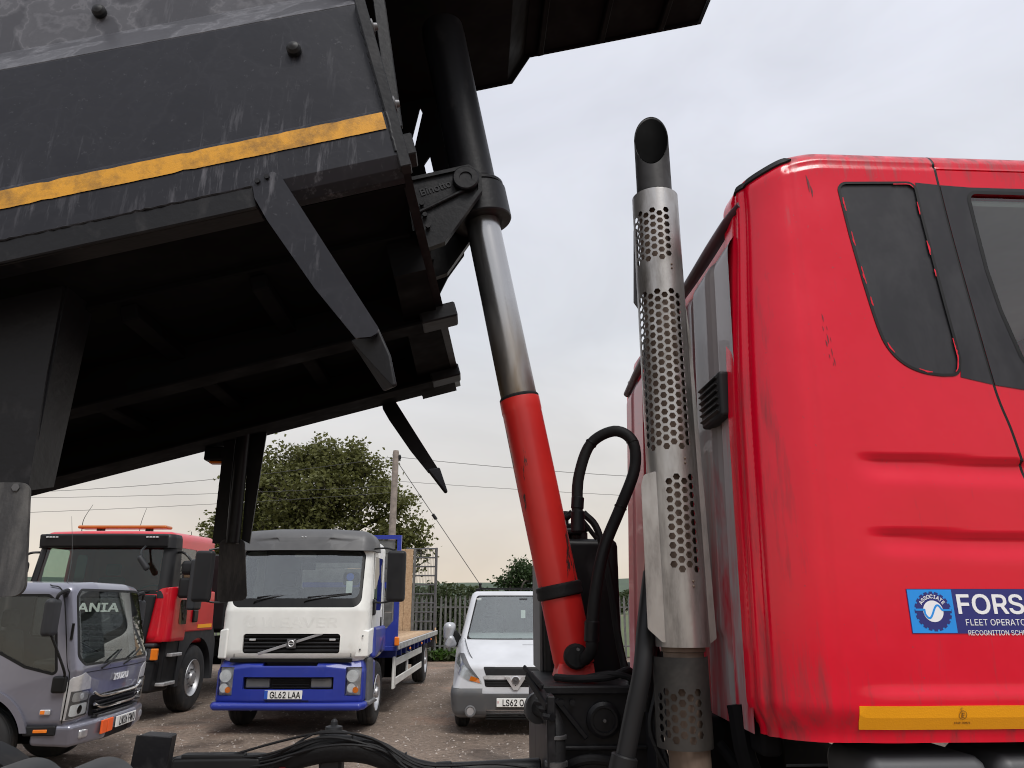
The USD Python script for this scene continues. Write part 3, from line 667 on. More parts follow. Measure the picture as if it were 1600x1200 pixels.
# ================================================================== vehicles in the yard (local: x across, y back from the front, z up)
def wheel(t, c, R, w, side, rim='alloy_grey', nuts=10, rr=.62, dish=.06):
    """side +1: outer face towards +x"""
    ax = (side, 0, 0); o = (c[0] - side * w / 2, c[1], c[2])
    ty = [(R * rr, .012), (R * .78, 0), (R * .93, .012), (R * .985, .035), (R, .06), (R, w - .06), (R * .985, w - .035), (R * .93, w - .012), (R * .78, w), (R * rr, w - .012)]
    wp = part(t, 'wheel', lathe([(R * rr, .015), (R * rr, w - .02), (R * rr - .012, w - .005), (R * rr - .03, w - .02), (R * rr - .05, w - .07), (R * .36, w - dish), (R * .30, w - .04), (R * .19, w - .03), (R * .17, w + .005), (R * .10, w + .015), (0, w + .015)], o, ax, 32), rim, smooth=40)
    tr = [lathe(ty, o, ax, 48, closed=True)]
    for g in (.28, .5, .72):
        tr.append(lathe([(R + .003, w * g - .02), (R + .007, w * g - .016), (R + .007, w * g + .016), (R + .003, w * g + .02)], o, ax, 48, closed=True))
    part(wp, 'tyre', cat(tr), 'tyre_rubber', smooth=40)
    nt = []
    for k in range(nuts):
        a = 2 * math.pi * k / nuts
        p = np.array(o) + np.array([side * (w - dish + .0), math.cos(a) * R * .27, math.sin(a) * R * .27])
        nt.append(cyl(p, p + np.array([side * .045, 0, 0]), .016, n=6))
    part(wp, 'wheel_nuts', cat(nt), 'steel_dark')
    return wp

def plate(t, s, x, y, z, w=.52, h=.111, blue=False, tilt=0):
    p = part(t, 'number_plate', rbox(x - w / 2, x + w / 2, y, y + .012, z - h / 2, z + h / 2, .01), 'plate_white')
    wt = w * .86 if blue else w * .84
    part(p, 'plate_lettering', text_front(s, .079, x + (w * .055 if blue else w * .05), y - .0005, z - .04, .002, width=wt - .03, bold=True), 'ink_black', smooth=False)
    if blue: part(p, 'blue_band', box(x - w / 2 + .002, x - w / 2 + .05, y - .0025, y, z - h / 2 + .002, z + h / 2 - .002, .001), 'plate_blue')
    return p

def shell_cab(pts, thick=.035, cuts=(), extra=None):
    s = rhull(pts); inner = rhull(pts, thick)
    b = s - inner
    for c in cuts: b = b - man(c)
    return b

def skin(pts, region, out=.004, deep=.010):
    """a curved pane or panel: the layer between two insets of the rounded hull inside a prism"""
    return (rhull(pts, out) - rhull(pts, deep)) ^ man(region)

def seat(t, x, y, z, m='seat_cloth'):
    p = part(t, 'seat', cat(rbox(x - .24, x + .24, y - .05, y + .45, z, z + .14, .06), rot(rbox(x - .23, x + .23, y + .40, y + .54, z + .08, z + .68, .06), -10, (1, 0, 0), (x, y + .45, z + .1)), rbox(x - .13, x + .13, y + .52, y + .62, z + .70, z + .90, .045)), m)

def steering(t, x, y, z, R=.21):
    th = np.linspace(0, 2 * math.pi, 33)
    pts = np.stack([x + R * np.cos(th), y + R * np.sin(th) * .62, z + R * np.sin(th) * .55 + 0], -1)
    part(t, 'steering_wheel', cat(tube(pts, .016, n=8, sm=1), bar((x - R, y, z), (x + R, y, z), .04, .02), cyl((x, y, z), (x, y - .2, z - .35), .03)), 'black_plastic')

def lamp_round(t_, x, y, z, R, mm='chrome'):
    return lathe([(R, 0), (R * .97, .004), (R * .75, .035), (R * .35, .06), (R * .32, .03), (R * .2, .015), (0, .012)], (x, y, z), (0, 1, 0), 24)

# ------------------------------------------------------------------ white and blue flatbed lorry
fl = thing('flatbed_lorry', 'white and blue flatbed lorry with grey visor and raised loading ramps', 'lorry', (-3.08, 10.9, 0))
C1 = sym([(.85, .21, 1.10, .19), (.85, .21, 1.60, .19), (.80, .52, 2.50, .19), (.86, 1.42, 2.52, .15), (.88, 1.46, 1.05, .15), (.4, .17, 1.1, .18), (.4, .17, 1.6, .18), (.4, .46, 2.52, .19)])
ws = rpoly([(-.93, 1.665), (.93, 1.665), (.91, 2.50), (-.91, 2.50)], .13)
glass_ws = rpoly([(-.885, 1.79), (.885, 1.79), (.865, 2.46), (-.865, 2.46)], .09)
sw = rpoly([(.42, 1.62), (1.22, 1.62), (1.26, 2.40), (.62, 2.40)], .07)
cutrw = prism(rpoly([(-.35, 1.95), (.62, 1.95), (.62, 2.36), (-.35, 2.36)], .05), 1.3, 1.8)
cutw = prism(ws, -.3, .80); cuts = prism(sw, -1.6, 1.6, 'yz')
gr = rpoly([(-.69, 1.05), (.67, 1.05), (.67, 1.31), (-.69, 1.31)], .04)
cutg = prism(gr, -.3, .10)
cb = part(fl, 'cab', shell_cab(C1, .04, [cutw, cuts, cutg, cutrw]), 'white_lorry')
fr_ = skin(C1, prism(ws, -.3, .6), .002, .014) - man(prism(glass_ws, -.4, .7))
part(cb, 'windscreen_surround', fr_, 'ink_black')
part(cb, 'windscreen', skin(C1, prism(glass_ws, -.3, .6), .004, .009), 'glass_screen')
for sx in (-1, 1):
    part(cb, 'side_window', skin(C1, prism(sw, sx * .6, sx * 1.6, 'yz'), .006, .012), 'glass_dark')
rwl = prism(Polygon([(-.93, 1.1), (.93, 1.1), (.93, 2.58), (-.93, 2.58)]).difference(rpoly([(-.35, 1.95), (.62, 1.95), (.62, 2.36), (-.35, 2.36)], .05)), 1.42, 1.44)
part(cb, 'rear_wall_lining', rwl, 'grey_plastic')
part(cb, 'roof_lining', box(-.85, .85, .5, 1.42, 2.55, 2.57), 'dark_plastic')
for sx in (-1, 1): part(cb, 'door_lining', box(sx * .97 - .012, sx * .97 + .012, .35, 1.42, 1.1, 1.62), 'dark_plastic')
# visor / roof front in grey plastic
V1 = [(x, y - .05, z + .045, r_ + .04) for x, y, z, r_ in C1]
vis = (rhull(V1) - rhull(C1, -.004)) ^ man(prism([(-.1, 2.47), (.82, 2.47), (.62, 3.0), (-.1, 3.0)], -1.2, 1.2, 'yz'))
for sx in (-1, 1):
    vis = vis - rhull([(sx * .30, .115, 2.56, .035), (sx * .74, .15, 2.555, .045), (sx * .70, .19, 2.61, .04), (sx * .40, .18, 2.63, .03)])
vp = part(cb, 'sun_visor', vis, 'visor_grey')
part(vp, 'visor_emblem', cat(rbox(-.035, -.012, .19, .215, 2.655, 2.672, .004), rbox(.012, .035, .19, .215, 2.655, 2.672, .004)), 'silver_trim')
part(cb, 'roof_bulge', rhull(sym([(.46, .62, 2.66, .07), (.42, .42, 2.64, .05), (.6, .8, 2.64, .05)])), 'visor_grey')
# interior
part(cb, 'dashboard', rbox(-.92, .92, .30, .62, 1.30, 1.63, .06), 'black_plastic')
seat(cb, .5, .75, 1.30); seat(cb, -.5, .75, 1.30); steering(cb, -.5, .62, 1.68)
part(cb, 'interior_mirror', rbox(-.08, .14, .46, .50, 2.20, 2.30, .03), 'black_plastic')
part(cb, 'sun_blind', rbox(-.18, .14, .40, .46, 2.38, 2.43, .02), 'silver_trim')
stk = part(cb, 'windscreen_sticker', moved(cyl((.72, .165, 2.09), (.72, .175, 2.09), .055, n=24), (0, .03, 0)), 'plate_blue', label='blue round sticker over a white strip on the windscreen')
part(stk, 'white_strip', box(.675, .765, .165, .171, 1.86, 2.03), 'plate_white')
for x0, x1 in ((-.62, -.05), (.10, .78)):
    part(cb, 'wiper', cat(tube([(x0 + .02, .03, 1.72), (x0 + .10, .02, 1.77), (x1, .085, 1.85)], .010, n=6), bar((x0 + .06, .045, 1.80), (x1, .085, 1.855), .012, .022)), 'ink_black')
# front panel details
g = part(cb, 'grille', box(-.71, .69, .075, .10, 1.03, 1.33), 'ink_black')
for k in range(5):
    z = 1.075 + k * .05
    part(g, 'slat', rbox(-.68, .66, .022, .075, z, z + .026, .01), 'black_plastic')
for x in (-.56, .56):
    part(g, 'marker_lamp', rbox(x - .045, x + .045, .012, .03, 1.215, 1.245, .008), 'silver_trim')
part(cb, 'diagonal_bar', bar((-.46, .004, 1.045), (.42, .004, 1.315), .035, .022, up=(0, -1, 0)), 'alloy_grey')
emb = part(cb, 'emblem', rbox(-.065, .065, -.028, -.002, 1.12, 1.245, .008), 'steel_dark')
th = np.linspace(0, 2 * math.pi, 25)
part(emb, 'ring', cat(tube(np.stack([.038 * np.cos(th), np.full(25, -.03), 1.183 + .038 * np.sin(th)], -1), .008, n=6, sm=1), bar((.026, -.03, 1.21), (.052, -.03, 1.238), .012, .008, up=(0, -1, 0)), bar((-.03, -.031, 1.183), (.03, -.031, 1.183), .012, .006, up=(0, -1, 0))), 'silver_trim')
gt = text('J WEAVER', .13, .3, True, 1.28)
gt.vertices = np.stack([gt.vertices[:, 0] - .02, .2 - gt.vertices[:, 2], 1.40 + gt.vertices[:, 1]], 1)
lets = [skin(C1, l, -.0012, .002) for l in gt.split(only_watertight=False)]
part(cb, 'faded_lettering', cat(*[l for l in lets if l.num_tri() > 0]), 'ghost_white', smooth=False, label='faint ghost of removed lettering on the white front panel')
for x in (-.80, .83):
    part(cb, 'panel_gap', tube([(x, .030, 1.0), (x, .030, 1.45), (x + (.01 if x > 0 else -.01), .036, 1.62)], .006, n=6), 'bumper_grey')
part(cb, 'panel_gap', rbox(-.85, .85, .02, .05, .93, .985, .01), 'ink_black')
part(cb, 'corner_deflector', rhull([(1.03, .12, 1.02, .02), (1.03, .12, 1.33, .02), (.90, .05, 1.02, .02), (.92, .06, 1.36, .02), (1.045, .38, 1.05, .02), (1.045, .38, 1.36, .02)], dirs=SD6), 'white_lorry')
part(cb, 'corner_deflector', rhull([(-1.03, .10, 1.0, .02), (-1.03, .10, 1.34, .02), (-.93, .04, 1.0, .02), (-.93, .04, 1.36, .02), (-1.06, .3, 1.0, .02), (-1.06, .3, 1.36, .02)], dirs=SD6), 'white_lorry')
for x, z in ((.95, 1.10), (.98, 1.28)):
    part(cb, 'fixing_bolt', cyl((x, .035, z), (x, .05, z), .012, n=8), 'steel_dark')
for sx in (-1, 1):
    part(cb, 'door_handle', rbox(sx * 1.03 - .012, sx * 1.03 + .012, 1.12, 1.20, 1.36, 1.52, .012), 'ink_black')
    part(cb, 'door_gap', cat(tube([(sx * 1.036, .36, 1.0), (sx * 1.036, .36, 1.55), (sx * 1.0, .55, 2.45)], .005, n=6), tube([(sx * 1.03, 1.3, 1.0), (sx * 1.03, 1.32, 2.45)], .005, n=6)), 'bumper_grey')
# blue bumper
bp = rhull(sym([(.96, .10, .46, .06), (.96, .10, .80, .06), (.94, .16, .90, .06), (1.0, .75, .46, .05), (1.0, .75, .88, .05), (.5, .02, .46, .05), (.5, .03, .86, .05)]))
bp = bp - man(box(-.63, .62, -.2, .09, .585, .745)) - man(box(-.99, -.775, -.2, .12, .50, .87)) - man(box(.775, .99, -.2, .12, .50, .87)) - man(box(-.38, .38, -.2, .3, .885, 1.2)) - man(box(-.3, .3, -.3, .02, .3, .45))
bm = part(fl, 'bumper', bp, 'blue_paint')
part(bm, 'lower_lip', rhull(sym([(1.02, .06, .37, .05), (.98, -.02, .37, .05), (1.02, .5, .37, .05)])), 'blue_paint')
part(bm, 'centre_grille', cat(box(-.64, .63, .07, .09, .575, .755), [rbox(-.24, .27, .04, .07, .60 + .035 * k, .612 + .035 * k, .004) for k in range(4)]), 'ink_black')
part(bm, 'fog_lamp_blank', rbox(-.60, -.27, .02, .09, .60, .73, .02), 'bumper_grey')
part(bm, 'fog_lamp_blank', rbox(.30, .59, .02, .09, .60, .73, .02), 'bumper_grey')
part(bm, 'intake', box(-.36, .36, .10, .2, .87, .96), 'ink_black')
for x in (-.88, .88):
    h = part(bm, 'headlight', box(x - .10, x + .10, .10, .115, .505, .865), 'silver_trim')
    part(h, 'reflector', lamp_round(h, x - .01, .032, .755, .082), 'lamp_silver')
    part(h, 'reflector', lamp_round(h, x - .02, .035, .60, .06), 'lamp_silver')
    part(h, 'indicator', lathe([(.04, 0), (.03, .02), (0, .025)], (x + .04, .03, .575), (0, 1, 0), 16), 'amber')
    part(h, 'lens', rbox(x - .098, x + .098, .012, .026, .51, .86, .012), 'lens_clear')
plate(fl, 'GL62 LAA', -.05, -.045, .52, blue=True)
for sx in (-1, 1):
    mg = part(fl, 'front_mudguard', rhull([(sx * 1.02, .62, 1.34, .05), (sx * 1.02, 1.42, 1.34, .05), (sx * 1.04, .52, 1.0, .05), (sx * .9, .62, 1.34, .05), (sx * .9, 1.42, 1.34, .05), (sx * .9, .52, 1.0, .05), (sx * 1.02, 1.46, 1.05, .05)], dirs=SD6) - man(cyl((-2, 1.02, .5), (2, 1.02, .5), .56, n=32)), 'blue_paint')
    part(fl, 'step_well', rhull([(sx * 1.02, .25, .95, .03), (sx * 1.02, .55, .95, .03), (sx * 1.05, .25, .42, .03), (sx * 1.05, .52, .42, .03), (sx * .8, .25, .95, .03), (sx * .8, .5, .42, .03)], dirs=SD6), 'bumper_grey')
    part(fl, 'step', rbox(sx * 1.0 - .11, sx * 1.0 + .11, .18, .62, .36, .42, .02), 'grey_plastic')
    wheel(fl, (sx * .93, 1.05, .44), .44, .25, sx, rr=.6)
    for yy in (7.35,):
        wheel(fl, (sx * .93, yy, .47), .47, .29, sx, rr=.6, dish=.14)
    m = part(fl, 'mirror', rbox(sx * 1.40 - .135, sx * 1.40 + .135, .06, .20, 1.74, 2.46, .05), 'black_plastic')
    parts(m, 'mirror_arm', list((tube([(sx * .98, .42, 2.50), (sx * 1.2, .25, 2.505), (sx * 1.36, .14, 2.47)], .014, n=7), tube([(sx * 1.0, .40, 1.74), (sx * 1.2, .22, 1.73), (sx * 1.36, .14, 1.76)], .014, n=7), rbox(sx * 1.03 - .04, sx * 1.03 + .04, .36, .52, 1.55, 1.78, .03))), 'ink_black')
# chassis, bed
part(fl, 'chassis', cat(box(-.45, -.35, .6, 8.4, .62, .86), box(.35, .45, .6, 8.4, .62, .86), box(-.8, .8, 2.2, 3.2, .45, .85, .03), box(.55, .95, 3.6, 5.0, .42, .95, .03), box(-.9, -.5, 3.6, 5.0, .42, .95, .03), cyl((-.9, 7.35, .47), (.9, 7.35, .47), .09), cyl((-.9, 1.05, .44), (.9, 1.05, .44), .07), box(-.3, .3, .4, 1.8, .5, 1.0, .05)), 'black_under_shaded')
bed = part(fl, 'flatbed', cat(box(-1.20, 1.20, 1.84, 8.3, .98, 1.05), [box(-1.15, 1.15, 2.1 + k * .6, 2.18 + k * .6, .86, .98) for k in range(10)]), 'blue_paint')
for k in range(12):
    x = -1.14 + k * .19
    part(bed, 'floor_plank', box(x + .003, x + .187, 1.92, 8.26, 1.05, 1.085 + .002 * (k % 3)), 'timber')
for sx in (-1, 1):
    part(bed, 'side_rail', box(sx * 1.22 - .02, sx * 1.22 + .02, 1.9, 8.3, 1.0, 1.10), 'silver_trim')
    sg = part(fl, 'side_guard', cat(box(sx * 1.13 - .015, sx * 1.13 + .015, 2.1, 5.9, .72, .84, .01), box(sx * 1.13 - .015, sx * 1.13 + .015, 2.1, 5.9, .42, .54, .01), box(sx * 1.13 - .02, sx * 1.13 + .02, 2.0, 2.2, .38, .88, .01), box(sx * 1.09 - .02, sx * 1.09 + .02, 3.9, 4.0, .42, 1.0, .01)), 'white_lorry')
    part(fl, 'marker_lamp', rbox(sx * 1.2 - .04, sx * 1.2 + .04, 1.78, 1.83, 1.06, 1.2, .02), 'amber')
    for k in range(3): part(fl, 'side_marker', rbox(sx * 1.235 - .012, sx * 1.235 + .012, 3.2 + k * 1.8, 3.3 + k * 1.8, .93, .97, .008), 'amber')
hb = Polygon([(-1.2, 1.0), (1.2, 1.0), (1.2, 2.84), (-1.2, 2.84)])
holes = rpoly([(-1.06, 1.14), (.85, 1.14), (1.12, 1.45), (1.12, 1.85), (.95, 1.98), (-1.06, 1.98)], .03).union(sbox(-1.13, 2.06, 1.13, 2.77))
hd = part(bed, 'headboard', prism(hb.difference(holes), 1.86, 1.93), 'blue_paint')
for k in range(7):
    z = 1.12 + .235 * k
    part(hd, 'board', box(-1.09, 1.09, 1.885, 1.905, z, z + .225), 'galvanised')
# raised loading ramps at the tail
for sx in (-1, 1):
    rp = part(fl, 'loading_ramp', cat([box(sx * .78 - .40, sx * .78 - .34, 8.34, 8.42, 1.0, 3.1), box(sx * .78 + .34, sx * .78 + .40, 8.34, 8.42, 1.0, 3.1)], [box(sx * .78 - .345, sx * .78 + .345, 8.35, 8.40, 1.06 + .222 * k, 1.095 + .222 * k) for k in range(10)]), 'steel_dark')
    x0 = sx * .78 + (.0 if sx < 0 else -.34)
    if sx < 0:
        for k in range(3): part(rp, 'ramp_board', box(-1.09 + k * .21, -.885 + k * .21, 8.30, 8.335, 1.08, 3.06), 'timber')
    else:
        for k in range(2): part(rp, 'ramp_board', box(.17 + k * .20, .365 + k * .20, 8.30, 8.335, 1.08, 3.06), 'timber')
        part(rp, 'side_hinge', box(.575, .64, 8.29, 8.34, 1.04, 3.05), 'galvanised')
        mesh_bars = [cyl((.66 + .038 * k, 8.375, 1.05), (.66 + .038 * k, 8.375, 3.08), .004, n=5) for k in range(13)]
        part(rp, 'mesh', cat(mesh_bars), 'steel_dark', kind='stuff')
part(fl, 'tail_bar', cat(box(-1.18, 1.18, 8.3, 8.42, .70, .84), box(.9, 1.18, 8.2, 8.3, .72, 1.0)), 'steel_dark')
part(fl, 'rope', tube([(1.18, 8.3, 1.15), (1.2, 8.2, .95), (1.22, 8.25, .8)], .02, n=6), 'timber')

# ------------------------------------------------------------------ silver white van
van = thing('panel_van', 'white panel van with dark grey bumper parked beside the flatbed', 'van', (.05, 10.9, 0))
L0 = sym([(.74, .16, .34, .12), (.76, .14, .55, .12), (.66, .17, .80, .12), (.30, .10, .34, .10), (.30, .07, .55, .10), (.28, .10, .82, .10), (.72, .82, 1.08, .12), (.80, 1.1, .9, .12), (.80, .5, .35, .12), (.80, 4.4, .38, .12), (.80, 4.4, 1.15, .12), (.80, 1.4, 1.15, .12)])
G0 = sym([(.74, .92, 1.12, .10), (.60, 1.52, 1.80, .11), (.64, 4.3, 1.82, .11), (.80, 4.42, 1.15, .10), (.80, 1.3, 1.1, .10), (.3, .86, 1.12, .10), (.3, 1.46, 1.80, .11)])
wv = rpoly([(-.745, 1.17), (.745, 1.17), (.615, 1.845), (-.615, 1.845)], .06)
wvg = rpoly([(-.72, 1.215), (.72, 1.215), (.595, 1.83), (-.595, 1.83)], .05)
sv = rpoly([(1.05, 1.17), (1.75, 1.17), (1.75, 1.75), (1.5, 1.75)], .05)
low = rhull(L0)
inner = rhull(L0, .05)
arch = [man(cyl((sx * .5, .95, .33), (sx * 1.3, .95, .33), .40, n=36)) for sx in (-1, 1)]
body = low - (inner ^ man(box(-1, 1, .95, 5, .0, 2)))
for a_ in arch: body = body - a_
hdv = rpoly([(-.50, .67), (-.80, .83), (-.83, 1.03), (-.72, .99), (-.56, .84)], .012)
vb = part(van, 'body', body, 'white_van')
gh = shell_cab(G0, .03, [prism(wv, -.2, 1.75), prism(sv, -1.6, 1.6, 'yz')])
cabv = part(vb, 'roof_shell', gh, 'white_van')
sur = skin(G0, prism(wv, -.2, 1.7), .001, .012) - man(prism(wvg, -.4, 2.0))
part(vb, 'windscreen_surround', sur, 'ink_black')
part(vb, 'windscreen', skin(G0, prism(wvg, -.2, 1.75), .004, .008), 'glass_screen')
for sx in (-1, 1): part(vb, 'side_window', skin(G0, prism(sv, sx * .4, sx * 1.6, 'yz'), .004, .010), 'glass_dark')
part(vb, 'dashboard', rbox(-.7, .7, 1.0, 1.35, 1.0, 1.20, .06), 'grey_plastic')
seat(vb, -.38, 1.6, .85); seat(vb, .38, 1.6, .85); steering(vb, -.36, 1.42, 1.22, .18)
part(vb, 'bulkhead', box(-.74, .74, 2.45, 2.5, .5, 1.85), 'grey_plastic')
part(vb, 'high_visibility_vest', rbox(.34, .62, 1.72, 1.95, 1.15, 1.62, .08), 'hi_vis')
part(vb, 'interior_mirror', rbox(.06, .20, 1.30, 1.34, 1.72, 1.80, .03), 'ink_black')
part(vb, 'paper_tag', box(.09, .16, 1.245, 1.25, 1.50, 1.62), 'plate_white')
part(vb, 'paper_tag', box(-.62, -.54, 1.36, 1.365, 1.77, 1.80), 'plate_white')
bon = rpoly([(-.66, .84), (.66, .84), (.56, .76), (-.56, .76)], .02)
part(vb, 'bonnet_trim', skin(L0, prism(rpoly([(-.41, .765), (.41, .765), (.45, .875), (-.45, .875)], .015), -.3, .5), -.004, .006), 'black_plastic')
part(vb, 'bonnet_vent', box(.10, .42, .62, .68, 1.118, 1.135), 'ink_black')
part(vb, 'bonnet_gap', cat([tube([(sx * .50, .10, .84), (sx * .66, .35, 1.03), (sx * .76, .80, 1.22)], .005, n=5) for sx in (-1, 1)]), 'ink_black')
up = part(vb, 'upper_grille', skin(L0, prism(rpoly([(-.42, .62), (.42, .62), (.44, .735), (-.44, .735)], .03), -.3, .4), -.003, .01), 'ink_black')
part(up, 'slat', cat([skin(L0, prism([(-.41, .635 + k * .03), (.41, .635 + k * .03), (.41, .648 + k * .03), (-.41, .648 + k * .03)], -.3, .4), -.012, 0) for k in range(3)]), 'black_plastic')
part(up, 'chrome_bar', skin(L0, prism(rpoly([(-.43, .715), (.43, .715), (.45, .765), (-.45, .765)], .012), -.3, .4), -.014, 0), 'silver_trim')
bd = part(vb, 'badge', cat(prism(Polygon([(-.15, .755), (-.09, .755), (0, .63), (.09, .755), (.15, .755), (.03, .585), (-.03, .585)]), -.050, -.02), ), 'silver_trim')
part(bd, 'badge_ring', cat(cyl((0, -.062, .705), (0, -.03, .705), .058, n=28, b=.006)), 'chrome')
part(bd, 'badge_centre', cat(cyl((0, -.066, .705), (0, -.06, .705), .045, n=24), bar((-.018, -.068, .715), (.018, -.068, .70), .018, .006, up=(0, -1, 0))), 'steel_dark')
low_b = [(.755, .15, .34, .128), (.775, .13, .52, .128), (.30, .08, .34, .11), (.30, .05, .52, .11), (.80, .55, .34, .13), (.80, .55, .52, .13)]
bmp = (rhull(sym(low_b)) - man(box(-.40, .40, -.3, .08, .20, .33)) - man(box(-.46, .46, -.3, .08, .535, .60)))
for a_ in arch: bmp = bmp - a_
bmpx = bmp ^ man(box(-2, 2, -1, .75, .26, .60)); 
bv = part(van, 'bumper', bmpx, 'bumper_grey')
part(bv, 'lower_spoiler', bmp ^ man(box(-2, 2, -1, .75, .1, .258)), 'grey_plastic')
part(bv, 'lower_grille', cat(box(-.42, .42, .06, .09, .19, .34), [rbox(-.40, .40, .0, .06, .205 + k * .03, .216 + k * .03, .004) for k in range(4)]), 'ink_black')
part(bv, 'middle_grille', box(-.47, .47, .06, .09, .525, .61), 'ink_black')
for sx in (-1, 1):
    fg = part(bv, 'fog_lamp', lathe([(.050, -.012), (.040, .0), (.018, .004), (.016, -.006), (0, -.006)], (sx * .62, .0, .31), (0, 1, 0), 20), 'alloy_grey')
    part(fg, 'bezel', lathe([(.078, .02), (.074, -.012), (.058, -.016), (.050, .0), (.05, .02)], (sx * .62, -.004, .31), (0, 1, 0), 24), 'grey_plastic')
    hpoly = Polygon([(sx * abs(a), b) for a, b in [(.46, .655), (.48, .70), (.62, .86), (.74, 1.03), (.85, 1.02), (.87, .90), (.80, .77), (.66, .69)]]).buffer(0)
    hl = part(vb, 'headlight', skin(L0, prism(hpoly, -.3, .75), -.002, .008), 'silver_trim')
    part(hl, 'eyebrow', skin(L0, prism(Polygon([(sx * a, b) for a, b in [(.50, .72), (.62, .86), (.74, 1.03), (.82, 1.03), (.74, .92), (.60, .79)]]), -.3, .75), -.014, -.003), 'bumper_grey')
    part(hl, 'indicator', skin(L0, prism(Polygon([(sx * a, b) for a, b in [(.49, .665), (.64, .70), (.62, .755), (.51, .725)]]), -.3, .5), -.007, -.002), 'amber')
    part(hl, 'reflector', lamp_round(hl, sx * .66, .12, .80, .05), 'chrome')
    part(hl, 'lens', skin(L0, prism(hpoly.buffer(-.006), -.3, .75), -.012, -.008), 'lens_clear')
    wheel(van, (sx * .78, .95, .33), .33, .215, sx, nuts=5)
    wheel(van, (sx * .78, 3.9, .33), .33, .215, sx, nuts=5)
    mv = part(van, 'mirror', cat(rhull([(sx * 1.03, 1.02, 1.24, .07), (sx * 1.02, 1.02, 1.36, .085), (sx * .98, 1.06, 1.38, .06)]), rhull([(sx * .99, 1.0, 1.20, .06), (sx * 1.02, 1.0, 1.12, .055), (sx * .95, 1.05, 1.13, .05)])), 'mirror_silver')
    part(mv, 'mirror_arm', rhull([(sx * .95, 1.1, 1.16, .05), (sx * .82, 1.15, 1.10, .05), (sx * .93, 1.1, 1.3, .04)]), 'ink_black')
part(vb, 'wiper', tube([(-.05, .86, 1.20), (.3, .84, 1.205), (.66, .92, 1.215)], .010, n=6), 'ink_black')
part(vb, 'wiper', tube([(-.6, .84, 1.195), (-.3, .82, 1.20), (.1, .85, 1.21)], .010, n=6), 'ink_black')
plate(van, 'LS62 OAX', .0, -.075, .425)
part(van, 'plate_emblem', rhull([(-.24, -.0765, .415, .004), (-.24, -.0765, .44, .006)], dirs=SD6), 'seat_red')
rk = part(van, 'roof_bar', cat(bar((-.62, 1.85, 1.955), (.62, 1.85, 1.955), .05, .03, up=(0, 0, 1)), rbox(-.65, -.58, 1.8, 1.9, 1.86, 1.96, .01), rbox(.58, .65, 1.8, 1.9, 1.86, 1.96, .01), cyl((-.58, 1.85, 1.95), (-.58, 1.85, 2.03), .02), rhull([(-.58, 1.85, 2.03, .028)], dirs=SD6)), 'ink_black')

# ------------------------------------------------------------------ red tipper lorry at the back
rl = thing('red_lorry', 'red lorry with black visor and amber light bar parked behind the grey cab', 'lorry', (-6.55, 12.0, 0))
R0 = sym([(.98, .16, 1.25, .15), (1.0, .16, 1.8, .15), (.94, .30, 2.70, .15), (.96, 1.75, 2.74, .14), (1.02, 1.8, 1.2, .14), (.4, .10, 1.25, .14), (.4, .10, 1.8, .14), (.4, .24, 2.72, .14)])
wr = rpoly([(-1.04, 1.86), (1.04, 1.86), (1.01, 2.60), (-1.01, 2.60)], .05)
wrg = rpoly([(-1.0, 1.92), (1.0, 1.92), (.97, 2.58), (-.97, 2.58)], .06)
sr_ = rpoly([(.30, 1.88), (1.05, 1.88), (1.05, 2.60), (.42, 2.60)], .05)
sr2 = rpoly([(1.25, 1.98), (1.62, 1.98), (1.62, 2.55), (1.25, 2.55)], .06)
rc = part(rl, 'cab', shell_cab(R0, .04, [prism(wr, -.2, .55), prism(sr_, -1.6, 1.6, 'yz'), prism(sr2, -1.6, 1.6, 'yz')]), 'red_lorry')
part(rc, 'windscreen_surround', skin(R0, prism(wr, -.2, .5), .0, .012) - man(prism(wrg, -.4, .7)), 'ink_black')
part(rc, 'windscreen', skin(R0, prism(wrg, -.2, .5), .004, .009), 'glass_green')
part(rc, 'front_pillar', skin(R0, man(prism([(.98, 1.80), (1.3, 1.80), (1.3, 2.62), (.94, 2.62)], -.2, .42)) , -.004, .006), 'black_plastic')
part(rc, 'front_pillar', skin(R0, man(prism([(-.98, 1.80), (-1.3, 1.80), (-1.3, 2.62), (-.94, 2.62)], -.2, .42)), -.004, .006), 'black_plastic')
for sx in (-1, 1):
    part(rc, 'side_window', skin(R0, prism(sr_, sx * .6, sx * 1.6, 'yz'), .006, .012), 'glass_clear')
    part(rc, 'rear_window', skin(R0, prism(sr2, sx * .6, sx * 1.6, 'yz'), .006, .012), 'glass_dark')
vz = (rhull([(x, y - .06, z, r_ + .01) for x, y, z, r_ in R0]) - rhull(R0, -.002)) ^ man(box(-1.6, 1.6, -1, .42, 2.58, 2.80))
vs = part(rc, 'sun_visor', cat(vz, rhull(sym([(1.0, .06, 2.62, .03), (1.0, .04, 2.76, .03), (.4, -.01, 2.62, .03), (.4, -.03, 2.76, .03)]))), 'black_plastic')
for sx in (-1, 1):
    part(vs, 'visor_lights', cat([rbox(sx * .80 - .1 + .052 * k, sx * .80 - .06 + .052 * k, -.03, .02, 2.725, 2.75, .006) for k in range(4)]), 'silver_trim')
lb = part(rl, 'light_bar', rhull(sym([(.72, .55, 2.955, .028), (.72, .75, 2.955, .028)])), 'amber_dark')
part(lb, 'foot', cat(rbox(-.45, -.37, .58, .72, 2.86, 2.94, .01), rbox(.37, .45, .58, .72, 2.86, 2.94, .01)), 'ink_black')
part(rl, 'aerial', tube([(-.79, .75, 2.86), (-.79, .75, 3.1), (-.70, .8, 3.36)], [.008, .003], n=5), 'ink_black')
part(rl, 'aerial', tube([(-.03, 1.2, 2.86), (-.02, 1.2, 3.1), (.04, 1.2, 3.35)], [.007, .003], n=5), 'ink_black')
